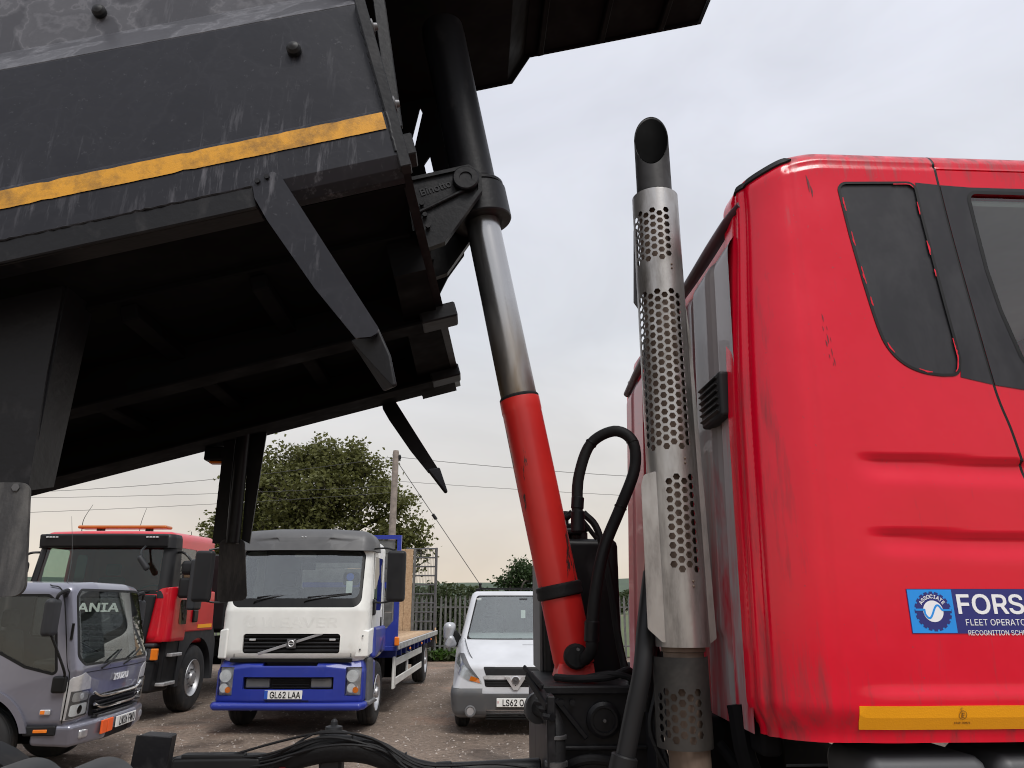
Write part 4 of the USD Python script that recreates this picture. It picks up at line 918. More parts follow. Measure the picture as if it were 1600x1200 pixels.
part(rl, 'aerial', tube([(.98, 1.0, 2.84), (.98, 1.0, 2.92)], .006, n=5), 'ink_black')
# black front with white letters, red wings
gp = part(rc, 'front_grille', cat(rhull(sym([(.86, -.03, .95, .03), (.60, -.065, 1.5, .03), (.96, -.03, 1.82, .03)])), [rbox(-.56, .56, -.115, -.05, 1.0 + .09 * k, 1.06 + .09 * k, .01) for k in range(5)]), 'black_plastic')
part(gp, 'front_lettering', text_front('SCANIA', .125, -.02, -.093, 1.60, .012, True, .98), 'plate_white', smooth=False)
part(gp, 'emblem', rbox(.66, .78, -.115, -.08, 1.60, 1.68, .01), 'steel_dark')
for sx in (-1, 1):
    wg = Polygon([(sx * a, b) for a, b in [(1.26, 1.98), (1.05, 1.95), (.86, 1.84), (.70, 1.62), (.60, 1.38), (.555, 1.16), (1.26, 1.15)]])
    W0 = [(sx * .60, .10, 1.2, .08), (sx * 1.08, .18, 1.2, .15), (sx * 1.08, .18, 1.95, .15), (sx * .85, .09, 1.85, .08), (sx * 1.09, .62, 1.2, .13), (sx * 1.08, .62, 1.98, .13)]
    wgm = rhull(W0) ^ man(prism(wg, -.5, .95))
    wgm = wgm - man(prism(rpoly([(sx * .80, 1.24), (sx * .90, 1.24), (sx * .92, 1.52), (sx * .83, 1.50)], .02), -.4, .09))
    wn = part(rc, 'corner_wing', wgm, 'red_lorry')
    part(wn, 'air_vent', cat(box(sx * .87 - .07, sx * .87 + .07, .08, .095, 1.22, 1.54), [box(sx * .87 - .05, sx * .87 + .05, .05, .08, 1.26 + .05 * k, 1.275 + .05 * k) for k in range(5)]), 'ink_black')
    part(rc, 'kerb_window', skin(W0, prism(rpoly([(.34, 1.40), (.70, 1.40), (.70, 1.78), (.34, 1.78)], .05), sx * .9, sx * 1.6, 'yz'), -.004, .006), 'glass_dark')
    part(rc, 'side_skirt', rhull([(sx * 1.16, .7, 1.3, .03), (sx * 1.16, 1.85, 1.3, .03), (sx * 1.14, .7, 1.9, .03), (sx * 1.14, 1.85, 1.9, .03), (sx * .9, .7, 1.3, .03), (sx * .9, 1.85, 1.9, .03)], dirs=SD6), 'red_lorry')
    part(rc, 'reflective_strip', box(sx * 1.193 - .002, sx * 1.193 + .002, 1.2, 1.8, 1.32, 1.38, .001), 'tape_clean')
    part(rc, 'door_handle', rbox(sx * 1.2 - .02, sx * 1.2 + .02, .95, 1.12, 1.42, 1.62, .02), 'ink_black')
    mi = part(rl, 'mirror', cat(rbox(sx * 1.36 - .12, sx * 1.36 + .12, .12, .26, 1.80, 2.12, .05), rbox(sx * 1.36 - .11, sx * 1.36 + .11, .1, .28, 2.16, 2.38, .06)), 'black_plastic')
    part(mi, 'mirror_housing', rbox(sx * 1.50 - .06, sx * 1.50 + .07, .02, .34, 1.62, 2.40, .04), 'dark_plastic')
    parts(mi, 'mirror_arm', [tube([(sx * 1.05, .35, 2.52), (sx * 1.25, .2, 2.5), (sx * 1.40, .2, 2.36)], .02, n=7), tube([(sx * 1.1, .35, 1.9), (sx * 1.3, .25, 1.84)], .02, n=7)], 'ink_black')
    if sx > 0: part(rl, 'front_mirror', cat(rhull([(sx * .72, -.16, 2.40, .045), (sx * .82, -.13, 2.26, .05)], dirs=SD6), tube([(sx * .70, .05, 2.62), (sx * .70, -.10, 2.52), (sx * .73, -.14, 2.42)], .018, n=6)), 'dark_plastic')
    hd_ = part(rl, 'headlight', rbox(sx * .86 - .30, sx * .86 + .20, .0, .06, .88, 1.06, .02), 'steel_dark')
    part(hd_, 'reflector', cat(lamp_round(hd_, sx * .90 - .02, -.012, .97, .075), lamp_round(hd_, sx * .74 - .02, -.012, .97, .075)), 'lamp_silver')
    part(hd_, 'indicator', rbox(sx * 1.06 - .055, sx * 1.06 + .055, -.015, .04, .885, 1.055, .015), 'amber')
    part(hd_, 'lens', rbox(sx * .80 - .19, sx * .80 + .19, -.03, -.018, .885, 1.055, .006), 'lens_clear')
    part(rl, 'step', rbox(sx * 1.15 - .08, sx * 1.15 + .08, .25, .62, .92, .97, .01), 'silver_trim')
    part(rl, 'step', rbox(sx * 1.12 - .08, sx * 1.12 + .08, .15, .55, .50, .55, .01), 'silver_trim')
    ar = Polygon([(.60, .45), (.60, 1.15), (.86, 1.38), (1.9, 1.38), (2.1, 1.1), (2.12, .45)]).difference(Point(1.36, .52).buffer(.64, 24))
    part(rl, 'wheel_arch', prism(ar, sx * .78, sx * 1.17, 'yz'), 'dark_plastic')
    part(rl, 'step_well', rhull([(sx * .9, .15, .55, .03), (sx * 1.1, .2, .55, .03), (sx * .9, .15, 1.15, .03), (sx * 1.12, .2, 1.15, .03), (sx * 1.12, .6, .55, .03), (sx * 1.13, .66, 1.15, .03)], dirs=SD6), 'black_plastic')
    wheel(rl, (sx * 1.0, 1.36, .52), .52, .30, sx, rr=.58)
    wheel(rl, (sx * 1.0, 5.6, .52), .52, .30, sx, rr=.58, dish=.15)
part(rl, 'bumper', rhull(sym([(1.0, .06, .46, .05), (1.03, .08, .84, .05), (.4, -.01, .46, .05), (.4, -.03, .84, .05), (1.05, .5, .46, .05), (1.05, .5, .84, .05)])), 'black_plastic')
part(rl, 'bumper_trim', rhull(sym([(1.03, .0, 1.10, .03), (.4, -.05, 1.10, .03), (1.06, .4, 1.10, .03)])), 'dark_plastic')
part(rc, 'dashboard', rbox(-1.0, 1.0, .35, .75, 1.5, 1.84, .06), 'black_plastic')
seat(rc, .55, .95, 1.5); seat(rc, -.55, .95, 1.5); steering(rc, .5, .75, 1.9)
for x0, x1 in ((-.6, .1), (.15, .85)):
    part(rc, 'wiper', tube([(x0, -.01, 1.86), (x0 + .3, -.03, 1.88), (x1, -.01, 1.90)], .012, n=6), 'ink_black')
part(rl, 'chassis', cat(box(-.5, -.4, .4, 8.0, .7, 1.0), box(.4, .5, .4, 8.0, .7, 1.0), box(-.9, .9, .3, 1.9, .6, 1.2, .04), cyl((-1, 5.6, .52), (1, 5.6, .52), .1)), 'black_under_shaded')
part(rl, 'tipper_body', cat(box(-1.2, 1.2, 2.35, 7.6, 1.25, 2.62, .03), [box(-1.24, 1.24, 2.5 + k * .8, 2.6 + k * .8, 1.2, 2.6, .02) for k in range(7)]), 'black_plastic')

# ------------------------------------------------------------------ lilac grey light truck in front
lt = thing('light_truck', 'lilac grey light truck with open cab and tall headlights at the left edge', 'truck', (-4.36, 8.82, 0), rz=95)
I0 = sym([(.80, .20, .62, .11), (.80, .17, 1.05, .11), (.74, .36, 1.80, .12), (.76, 1.75, 1.84, .10), (.82, 1.75, .62, .10), (.4, .15, .62, .10), (.4, .12, 1.08, .10), (.4, .32, 1.82, .12)])
wi = rpoly([(-.875, 1.10), (.875, 1.10), (.80, 1.865), (-.80, 1.865)], .11)
wig = rpoly([(-.85, 1.125), (.85, 1.125), (.78, 1.84), (-.78, 1.84)], .10)
si = rpoly([(.27, 1.02), (.60, 1.10), (1.0, 1.30), (1.5, 1.33), (1.5, 1.80), (.50, 1.80), (.42, 1.74)], .04)
arci = cyl((-1.4, 1.0, .36), (1.4, 1.0, .36), .50, n=40)
cutc = [prism(wi, -.2, .55), prism(si, -1.6, 1.6, 'yz'), arci]
lc = part(lt, 'cab', shell_cab(I0, .03, cutc), 'lilac_paint')
part(lc, 'windscreen_surround', skin(I0, prism(wi, -.2, .55), .0, .010) - man(prism(wig, -.4, .7)), 'ink_black')
part(lc, 'windscreen', skin(I0, prism(wig, -.2, .55), .003, .007), 'glass_clear')
for sx in (-1, 1):
    part(lc, 'window_rubber', skin(I0, man(prism(si.buffer(.008), sx * .5, sx * 1.5, 'yz')), -.002, .012) - man(prism(si.buffer(-.018), -2, 2, 'yz')), 'ink_black')
    lowg = si.intersection(sbox(0, .9, 1.6, 1.16))
    part(lc, 'side_window', skin(I0, prism(si, sx * .5, sx * 1.5, 'yz'), .006, .010), 'glass_clear')
    part(lc, 'door_gap', tube([(sx * .912, .155, .58), (sx * .912, .15, 1.0), (sx * .90, .20, 1.15), (sx * .865, .36, 1.80), (sx * .84, .52, 1.9)], .006, n=6), 'ink_black')
    part(lc, 'door_gap', tube([(sx * .92, 1.66, .9), (sx * .86, 1.68, 1.86)], .006, n=6), 'ink_black')
    part(lc, 'pillar_trim', rbox(sx * .888 - .01, sx * .888 + .01, .19, .215, 1.36, 1.52, .006), 'ink_black')
    mp = Point(1.0, .36).buffer(.56, 24).difference(Point(1.0, .36).buffer(.50, 24)).intersection(sbox(0, .50, 2, 2))
    part(lc, 'arch_lip', cat(prism(mp.buffer(0), sx * .90, sx * .945, 'yz')), 'lilac_paint')
    ind = part(lc, 'side_indicator', rbox(sx * .925 - .012, sx * .925 + .012, .27, .37, .66, .71, .01), 'silver_trim')
    part(ind, 'indicator_lens', rbox(sx * .937 - .004, sx * .937 + .004, .32, .36, .668, .702, .003), 'amber')
    sl = part(lt, 'sill', rbox(sx * .88 - .05, sx * .88 + .05, .20, .50, .47, .56, .015), 'black_plastic')
    part(sl, 'marker', rbox(sx * .935 - .006, sx * .935 + .006, .27, .40, .50, .53, .004), 'amber')
    mr = part(lt, 'mirror', rbox(sx * 1.10 - .10, sx * 1.10 + .10, .28, .38, 1.40, 1.76, .045), 'dark_plastic')
    parts(mr, 'mirror_arm', list((tube([(sx * .87, .34, 1.80), (sx * .98, .27, 1.84), (sx * 1.08, .30, 1.80), (sx * 1.09, .32, 1.70)], [.028, .014], n=8), tube([(sx * 1.09, .31, 1.42), (sx * 1.03, .22, 1.20), (sx * .99, .17, 1.06), (sx * .93, .19, 1.0)], .013, n=7), rbox(sx * .93 - .04, sx * .93 + .04, .16, .29, .86, 1.02, .025))), 'ink_black')
    wheel(lt, (sx * .80, 1.0, .37), .37, .22, sx, nuts=5)
    hx = sx * .80
    hL = Polygon([(sx * a, b) for a, b in [(.60, .62), (.93, .60), (.93, .86), (.90, 1.0), (.78, 1.04), (.66, .98), (.63, .86)]])
    I1 = [(x, y, z, r_) for x, y, z, r_ in I0]
    hI = part(lc, 'headlight', skin(I0, prism(rpoly(list(hL.exterior.coords)[:-1], .015), -.2, .175), -.006, .004), 'silver_trim')
    def on_lamp(pts, o, d, y1=.155): return skin(I0, prism(Polygon([(sx * a, b) for a, b in pts]) if isinstance(pts, list) else pts, -.2, y1), o, d)
    part(hI, 'lamp_frame', on_lamp([(.622, .625), (.895, .61), (.895, .868), (.636, .872)], -.0095, -.004), 'steel_dark')
    part(hI, 'reflector', on_lamp(rpoly([(sx * .645, .642), (sx * .885, .632), (sx * .885, .742), (sx * .655, .748)], .02), -.0125, -.008), 'lamp_silver')
    part(hI, 'reflector', on_lamp(rpoly([(sx * .655, .772), (sx * .885, .768), (sx * .88, .855), (sx * .665, .858)], .02), -.0125, -.008), 'alloy_grey')
    part(hI, 'bulb', on_lamp(Point(sx * .77, .815).buffer(.03), -.0155, -.011), 'lamp_silver')
    part(hI, 'bulb', on_lamp(Point(sx * .77, .69).buffer(.042), -.0155, -.011), 'chrome')
    part(hI, 'lens', on_lamp([(.618, .62), (.90, .605), (.90, .873), (.632, .877)], -.022, -.018), 'lens_clear')
part(lc, 'rear_window_frame', cat(box(-.7, .7, 1.79, 1.80, 1.0, 1.2)), 'ink_black')
part(lc, 'dashboard', rbox(-.8, .8, .32, .60, .95, 1.16, .05), 'black_plastic')
seat(lc, -.42, .95, .75); seat(lc, .42, .95, .75); steering(lc, .40, .70, 1.14, .19)
part(lc, 'headrest', cat(rbox(-.52, -.32, 1.44, 1.52, 1.42, 1.62, .03)), 'seat_red', label='red headrest panel seen through the side window')
part(lc, 'badge_lettering', text_front('ISUZU', .062, .0, .015, .915, .010, True, .36), 'lamp_silver', smooth=False)
part(lc, 'bonnet_line', skin(I0, prism([(-.78, 1.035), (.78, 1.035), (.78, 1.043), (-.78, 1.043)], -.2, .3), -.002, .004), 'ink_black')
gi = part(lc, 'grille', skin(I0, prism(rpoly([(-.56, .60), (.56, .60), (.60, .80), (-.60, .80)], .03), -.2, .3), -.005, .006), 'ink_black')
def curved_bar(xw, z, lift, r_=.016, y0=.0):
    xs = np.linspace(-xw, xw, 13)
    return tube(np.stack([xs, .0 + y0 + .07 * (xs / .8) ** 4, z + lift * (np.abs(xs) / xw) ** 6], -1), r_, n=8, sm=2)
part(gi, 'chrome_bar', curved_bar(.60, .775, .06), 'chrome')
part(gi, 'chrome_bar', curved_bar(.56, .665, .05), 'chrome')
part(gi, 'slat', cat([rbox(-.54, .54, -.005, .03, .61 + .04 * k, .622 + .04 * k, .004) for k in range(4)]), 'black_plastic')
bi = part(lt, 'bumper', rhull(sym([(.84, .10, .40, .045), (.86, .10, .52, .045), (.4, .0, .40, .045), (.4, -.01, .53, .045), (.86, .40, .42, .045), (.87, .40, .52, .045)])) - man(box(-.35, .35, -.3, .02, .34, .44)), 'lilac_paint')
part(bi, 'bumper_step', rhull(sym([(.45, .02, .585, .018), (.2, -.01, .585, .018), (.45, .12, .585, .018)])), 'steel_dark')
part(bi, 'lower_opening', box(-.34, .34, .0, .02, .345, .435), 'ink_black')
for sx in (-1, 1): part(bi, 'fog_lamp', rhull([(sx * .66, .025, .44, .022), (sx * .66, .025, .48, .022), (sx * .76, .035, .44, .022), (sx * .76, .035, .48, .022)], dirs=SD6), 'alloy_grey')
pl = plate(lt, 'LN26 FWU', .09, -.075, .49)
for k, x in enumerate((-.30, -.44)):
    part(bi, 'warning_sticker', box(x - .062, x + .062, -.070, -.05, .42, .55, .004), 'orange_sticker')
for x0, x1 in ((-.50, -.02), (.05, .55)):
    part(lc, 'wiper', tube([(x0, .02, 1.06), (x0 + .15, -.005, 1.12), (x1, .04, 1.22)], .010, n=6), 'ink_black')
part(lc, 'washer_jet', cat([rhull([(x, .03, 1.075, .012)], dirs=SD6) for x in (-.3, .25)]), 'ink_black')
part(lt, 'aerial', tube([(-.70, .42, 1.90), (-.70, .42, 2.2), (-.72, .48, 2.62)], [.004, .0015], n=5), 'steel_dark')
part(lt, 'chassis', cat(box(-.4, -.3, .3, 5.0, .42, .56), box(.3, .4, .3, 5.0, .42, .56), box(-.6, .6, .3, 1.6, .35, .62, .03), cyl((-.8, 1.0, .37), (.8, 1.0, .37), .06), cyl((-.75, 3.5, .37), (.75, 3.5, .37), .08)), 'black_under_shaded')
for sx in (-1, 1): wheel(lt, (sx * .72, 3.5, .37), .37, .22, sx, nuts=5)
part(lt, 'cargo_body', cat(box(-.95, .95, 2.05, 5.0, .70, .78, .01), box(-.95, .95, 2.05, 2.10, .78, 1.15, .01), box(-.95, -.92, 2.1, 5.0, .78, 1.1, .01), box(.92, .95, 2.1, 5.0, .78, 1.1, .01)), 'dark_plastic')
# ================================================================== the tipper truck (local: X forward, Y away from the camera, z up)
tp = thing('tipper_truck', 'red cab tipper truck with raised black body, red hydraulic ram and upright exhaust stack', 'tipper truck', (0, 0, 0), rz=3.0)

# ------------------------------------------------------------------ raised tipping body (body frame: a along the floor, Y across, s up from the floor)
TH = 16.0
def B(m):
    m = tm(m).copy()
    m.apply_transform(trimesh.transformations.rotation_matrix(-math.radians(TH), (0, 1, 0)))
    m.apply_translation((-.38, 0, 3.05)); return m

A0, A1 = -5.4, .128
def sheet(pr, a0, a1): return prism(pr, a0, a1, 'yz')
def soft(pts): return Polygon(pts).buffer(-.004).buffer(.008, quad_segs=4).buffer(-.004)
def flipped(pr): return shapely.affinity.affine_transform(pr, [-1, 0, 0, 1, 6.48, -.06])
lowpr = soft([(2.05, -.012), (2.05, .150), (2.072, .180), (2.0855, .630), (2.125, .630), (2.116, .17), (2.10, .13), (2.10, -.045), (2.13, -.048), (2.13, -.072), (2.10, -.068), (2.068, -.05)])
uppr = soft([(2.086, .632), (2.25, .86), (2.25, 1.66), (2.30, 1.66), (2.30, .85), (2.125, .632)])
lippr = Polygon([(2.131, -.048), (2.45, -.052), (2.45, -.075), (2.131, -.072)])
bodyp = part(tp, 'tipper_body', B(sheet(lowpr, A0, A1)), 'black_side', smooth=35)
part(bodyp, 'upper_panel', B(sheet(uppr, A0, A1)), 'black_upper_lit', smooth=35, label='leaning upper side panel with sky light painted in and pale water stains')
part(bodyp, 'floor_edge', B(sheet(lippr, A0, A1)), 'black_under_shaded')
part(bodyp, 'far_side', B(cat(sheet(flipped(lowpr), A0, A1), sheet(flipped(uppr), A0, A1), sheet(flipped(lippr), A0, A1))), 'black_under_shaded', smooth=35)
part(bodyp, 'floor', B(cat(box(A0, A1 - .01, 2.42, 4.1, -.10, -.066))), 'black_under_shaded')
part(bodyp, 'tail_board', B(box(A0 - .06, A0, 2.1, 4.4, -.1, 1.6)), 'black_worn')
rw_ = np.random.default_rng(8)
zz = np.linspace(0.0, .60, 46)
part(bodyp, 'weld_bead', B(tube(np.stack([A1 - .004 + rw_.normal(size=46) * .0012, np.interp(zz, [0, .15, .18, .6], [2.049, 2.049, 2.071, 2.084]), zz], -1), .0055 + 0 * zz, n=7, sm=1)), 'black_worn', smooth=False)
zz = np.linspace(-2.6, -.34, 150)
part(bodyp, 'weld_bead', B(tube(np.stack([zz, 2.053 + rw_.normal(size=150) * .0012, -.0135 + rw_.normal(size=150) * .0012], -1), .0045, n=6, sm=1)), 'black_worn', smooth=False)
# reflective strip with ragged edges
r = np.random.default_rng(5)
aa = np.linspace(-2.6, .112, 90)
topz = .150 + 0 * aa; botz = .088 + 0 * aa
for c, w, d in ((-.535, .012, .006), (-.455, .006, .005), (-.95, .015, .004)):
    botz += d * np.exp(-((aa - c) / w) ** 2); topz -= .5 * d * np.exp(-((aa - c - .03) / w) ** 2)
botz += r.normal(size=90) * .0005; topz += r.normal(size=90) * .0005
def tapeS(a, s): return np.stack([a, np.where(s < .15, 2.05, 2.05 + (s - .15) * .73), s], -1)
strip = Polygon(list(zip(aa, botz)) + list(zip(aa[::-1], topz[::-1])))
part(bodyp, 'reflective_strip', B(patch(strip, tapeS, .03, .03, .0035)), 'tape_worn', smooth=False)
# longitudinal channel below the sill, gusset arms
part(bodyp, 'side_channel', B(cat(box(A0, -.335, 2.052, 2.066, -.088, -.014, .004), box(A0, -.335, 2.066, 2.14, -.088, -.080, .003))), 'black_worn')
armp = [(-.335, -.065), (-.333, -.016), (-.318, .008), (-.262, .012), (-.243, -.01), (-.150, -.31), (-.066, -.578), (-.075, -.592), (-.095, -.598), (-.138, -.590), (-.220, -.405), (-.312, -.15)]
arm = Polygon(armp).buffer(-.008).buffer(.008, quad_segs=4)
am = part(bodyp, 'support_arm', B(prism(arm, 2.036, 2.048)), 'black_side')
part(bodyp, 'support_arm', B(rhull([(-.072, 2.06, -.575, .006), (-.15, 2.10, -.575, .006), (-.058, 2.05, -.665, .006), (-.064, 2.05, -.752, .008), (-.094, 2.12, -.735, .008)], dirs=SD6)), 'black_worn')
part(am, 'bolt', B(cyl((-.315, 2.028, -.012), (-.315, 2.036, -.012), .0085, n=6)), 'black_worn')
part(am, 'bolt', B(cyl((-.285, 2.028, -.004), (-.285, 2.036, -.004), .0085, n=6)), 'black_worn')
farm = Polygon([(a * .86 + .06, s * .86 - .10) for a, s in armp]).buffer(-.006).buffer(.006)
part(bodyp, 'support_arm', B(cat(prism(farm, 4.36, 4.372), rhull([(.005, 4.37, -.60, .01), (-.05, 4.33, -.60, .01), (.012, 4.36, -.74, .012)], dirs=SD6))), 'black_worn')
# dome headed pins on the side
for a, s, y in ((-.765, .955, 2.252), (-.114, .478, 2.081)):
    pin = part(bodyp, 'lock_pin', B(lathe([(.017, 0), (.017, -.010), (.024, -.014), (.0245, -.030), (.017, -.040), (.007, -.044)], (a, y + .01, s), (0, 1, 0), 20)), 'black_plastic')
# runners, cross members
for y in (2.9, 3.72):
    part(bodyp, 'runner', B(cat(box(A0 + .2, .16, y - .008, y + .008, -.262, -.10), box(A0 + .2, .16, y - .055, y + .055, -.274, -.262, .003))), 'black_under_shaded')
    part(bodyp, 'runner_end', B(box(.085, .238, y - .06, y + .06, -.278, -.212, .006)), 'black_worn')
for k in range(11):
    part(bodyp, 'cross_member', B(box(-.48 - .45 * k, -.42 - .45 * k, 2.45, 4.1, -.16, -.10)), 'black_under_shaded')
fcm = prism(Polygon([(2.07, .005), (2.07, -.055), (2.9, -.235), (3.75, -.235), (4.38, -.13), (4.38, -.06)]), .118, .150, 'yz')
fcm.vertices[:, 0] += (fcm.vertices[:, 1] - 2.07) * .050
part(bodyp, 'front_cross_member', B(fcm), 'black_worn', smooth=False)
part(bodyp, 'front_infill', B(prism(Polygon([(.02, 2.45), (.118 + .05 * .38, 2.45), (.118 + .05 * 2.03, 4.10), (.02, 4.10)]), -.232, -.07, 'xy')), 'black_under_shaded', smooth=False)
part(bodyp, 'front_infill', B(prism(Polygon([(.02, 4.10), (.118 + .05 * 2.03, 4.10), (.118 + .05 * 2.30, 4.37), (.02, 4.37)]), -.135, -.07, 'xy')), 'black_under_shaded', smooth=False)
part(bodyp, 'front_sheet', B(box(.085, .105, 2.2, 4.3, -.06, 1.66)), 'black_under_shaded')
fp = part(bodyp, 'front_post', B(cat(box(.122, .158, 2.046, 2.10, -.06, .62, .003), box(.128, .150, 2.10, 2.25, .05, 1.66, .003))), 'black_worn')
for s in (.20, .52):
    part(fp, 'washer', B(lathe([(.028, 0), (.028, .006), (.014, .008), (.012, .02), (0, .02)], (.158, 2.085, s), (1, 0, 0), 18)), 'steel_dark')
part(fp, 'hinge_block', B(box(.15, .185, 2.05, 2.13, -.02, .06, .004)), 'black_worn')
th_ = np.linspace(0, 2 * math.pi, 17)
part(bodyp, 'eye_ring', B(tube(np.stack([.152 + 0 * th_, 2.62 + .028 * np.cos(th_), -.055 + .022 * np.sin(th_)], -1), .007, n=6, sm=1)), 'black_worn')
# headboard gussets and the canopy reaching over the cab
gus = Polygon([(.09, 1.66), (.806, 1.645), (.469, .536), (.34, .42), (.12, .15)])
slit = Polygon([(.465, 1.60), (.328, 1.321), (.335, 1.264), (.472, 1.56)]).union(Polygon([(.439, 1.242), (.39, 1.193), (.386, 1.115), (.432, 1.103)]))
part(bodyp, 'headboard_gusset', B(prism(gus.difference(slit), 3.98, 4.00)), 'black_under_shaded', smooth=False)
part(bodyp, 'headboard_gusset', B(prism(Polygon([(.15, 1.66), (.42, 1.66), (.16, 1.05)]), 2.60, 2.615)), 'black_under_shaded', smooth=False)
canp = Polygon([(.09, 1.645), (1.087, 1.645), (1.256, 1.814), (2.462, 1.806), (2.60, 1.98), (2.62, 2.10), (.09, 2.10)])
part(bodyp, 'canopy', B(cat(prism(canp, 3.985, 4.0), prism(canp, 2.38, 2.395), box(.09, 1.06, 2.395, 3.985, 1.66, 1.675, .003), box(1.22, 2.46, 2.395, 3.985, 1.83, 1.845, .003))), 'black_under_shaded', smooth=False)
part(bodyp, 'canopy', B(hullp([(1.06, y, 1.662) for y in (2.4, 3.98)] + [(1.22, y, 1.832) for y in (2.4, 3.98)] + [(1.06, y, 1.68) for y in (2.4, 3.98)] + [(1.22, y, 1.85) for y in (2.4, 3.98)])), 'black_under_shaded')
part(bodyp, 'canopy', B(hullp([(2.45, y, 1.825) for y in (2.4, 3.98)] + [(2.585, y, 1.99) for y in (2.4, 3.98)] + [(2.45, y, 1.845) for y in (2.4, 3.98)] + [(2.575, y, 2.05) for y in (2.4, 3.98)])), 'black_under_shaded')
for k in range(3):
    part(bodyp, 'canopy_rib', B(box(1.3 + .42 * k, 1.34 + .42 * k, 2.4, 3.98, 1.79, 1.83)), 'black_under_shaded')
part(bodyp, 'headboard_strut', B(bar((.17, 2.42, .35), (.32, 2.52, 1.62), .05, .02, up=(0, 1, 0))), 'black_worn')
# mud flap hangers, near and far
for y, x0, xf, xp, x1, yb, yt in ((2.28, -1.62, -1.615, -1.335, -1.30, 2.42, 2.47), (4.28, -1.455, -1.40, -1.38, -1.25, 4.36, 4.40)):
    hg = part(bodyp, 'flap_hanger', cat(prism(Polygon([(x0, 2.03), (xp, 2.025), (xp - .01, 2.40), (xp - .01, 2.78), (x0, 2.68)]), y, y + .012), prism(Polygon([(y + .012, 2.03), (yb, 2.06), (yt, 2.78), (y + .012, 2.76)]), xp - .016, xp - .004, 'yz')), 'black_worn', smooth=False)
    fpoly = rpoly([(xf + .01, 1.71), (x1 + .02, 1.725), (x1 - .025, 2.05), (xf - .01, 2.05)], .03)
    def flapS(p, q, y=y): return np.stack([p, y - .012 + .02 * np.sin((p - x0) * 9) * (2.07 - q), q], -1)
    part(hg, 'rubber_flap', cat(patch(fpoly, flapS, .03, .02, .006, .012), patch(fpoly, flapS, .03, .02, -.006)), 'mud_flap_rubber', smooth=40)
    part(hg, 'fixing_bolt', cyl((x1 - .06, y - .022, 2.035), (x1 - .06, y, 2.035), .012, n=6), 'steel_dark')
part(bodyp, 'flap_hanger', prism(Polygon([(-1.30, 2.05), (-1.255, 2.03), (-1.225, 2.60), (-1.22, 2.68), (-1.32, 2.66)]), 4.30, 4.312), 'black_worn')
part(bodyp, 'hanger_tube', tube([(-1.34, 4.26, 2.72), (-1.338, 4.26, 2.35), (-1.335, 4.26, 2.03)], .037, n=16, sm=3), 'black_worn')
part(bodyp, 'lamp_bracket', rbox(-1.56, -1.45, 4.28, 4.36, 2.50, 2.58, .01), 'black_worn')
part(bodyp, 'marker_lamp', rbox(-1.53, -1.455, 4.29, 4.35, 2.485, 2.498, .004), 'amber')

# ------------------------------------------------------------------ hydraulic ram
def ramp(z): return np.array([.44 - .1994 * (z - 1.42), 3.25, z])
rd = ramp(4.68) - ramp(1.42); rd /= np.linalg.norm(rd)
def ring(z, pr, n=40):
    return lathe(pr, ramp(z), rd, n)
ram = part(tp, 'hydraulic_ram', ring(1.46, [(.082, 0), (.086, .03), (.087, .40), (.090, .75), (.090, 1.10), (.092, 1.105), (.092, 1.160), (.088, 1.17)]), 'ram_red', label='red painted lowest stage of the ram, scratched to bare metal')
part(ram, 'chrome_stage', ring(2.60, [(.085, 0), (.0865, .012), (.083, .014), (.083, .95), (.083, 1.15)]), 'ram_chrome')
part(ram, 'wiper_ring', ring(2.59, [(.088, 0), (.091, .006), (.091, .02), (.087, .026)]), 'black_rubber')
part(ram, 'outer_sleeve', ring(3.50, [(.100, 0), (.106, .01), (.108, .3), (.110, .9), (.113, 1.12), (.110, 1.18), (.08, 1.20)]), 'black_worn')
col = part(ram, 'collar', cat(ring(3.50, [(.118, .0), (.142, .0), (.146, .006), (.146, .162), (.142, .168), (.118, .168)]), ring(3.67, [(.118, 0), (.139, .004), (.140, .018), (.130, .030), (.118, .030)])), 'black_worn')
part(ram, 'clamp_band', ring(1.735, [(.090, -.005), (.098, 0), (.100, .012), (.097, .025), (.100, .036), (.098, .048), (.09, .052)]), 'black_rubber')
part(ram, 'foot', hullp([(x, y, 1.412) for x in (.345, .505) for y in (3.165, 3.335)] + [(x, y, 1.47) for x in (.36, .50) for y in (3.18, 3.32)]), 'ram_red')
brk = Polygon([(.17, .53), (.50, .53), (.545, .47), (.525, .38), (.29, .165), (.17, .15)])
cut1 = rpoly([(.25, .33), (.43, .40), (.28, .23)], .01)
for y in (3.07, 3.40):
    bk = part(ram, 'pivot_bracket', B(cat(prism(brk, y - .012, y + .012), prism(brk.difference(brk.buffer(-.018)), y - .026, y - .012))), 'black_worn')
    part(bk, 'pivot_boss', B(lathe([(.062, 0), (.062, .03), (.056, .036), (.03, .036), (.028, .03), (0, .03)], (.465, y - .01, .455), (0, -1, 0), 28)), 'black_worn')
    part(bk, 'rib', B(cat(bar((.20, y - .02, .34), (.47, y - .02, .41), .016, .02, up=(0, 1, 0)), [cyl((.235, y - .02, .26 + .06 * k), (.235, y - .035, .26 + .06 * k), .012, n=6) for k in range(3)])), 'black_worn')
m = text('Binotto', .034, .004, True, .15)
v = m.vertices.copy(); c, s = math.cos(.10), math.sin(.10)
m.vertices = np.stack([.32 + v[:, 0] * c - v[:, 1] * s, 3.07 - .012 - v[:, 2], .435 + v[:, 0] * s + v[:, 1] * c], 1)
part(ram, 'cast_lettering', B(m), 'dark_plastic', smooth=False)

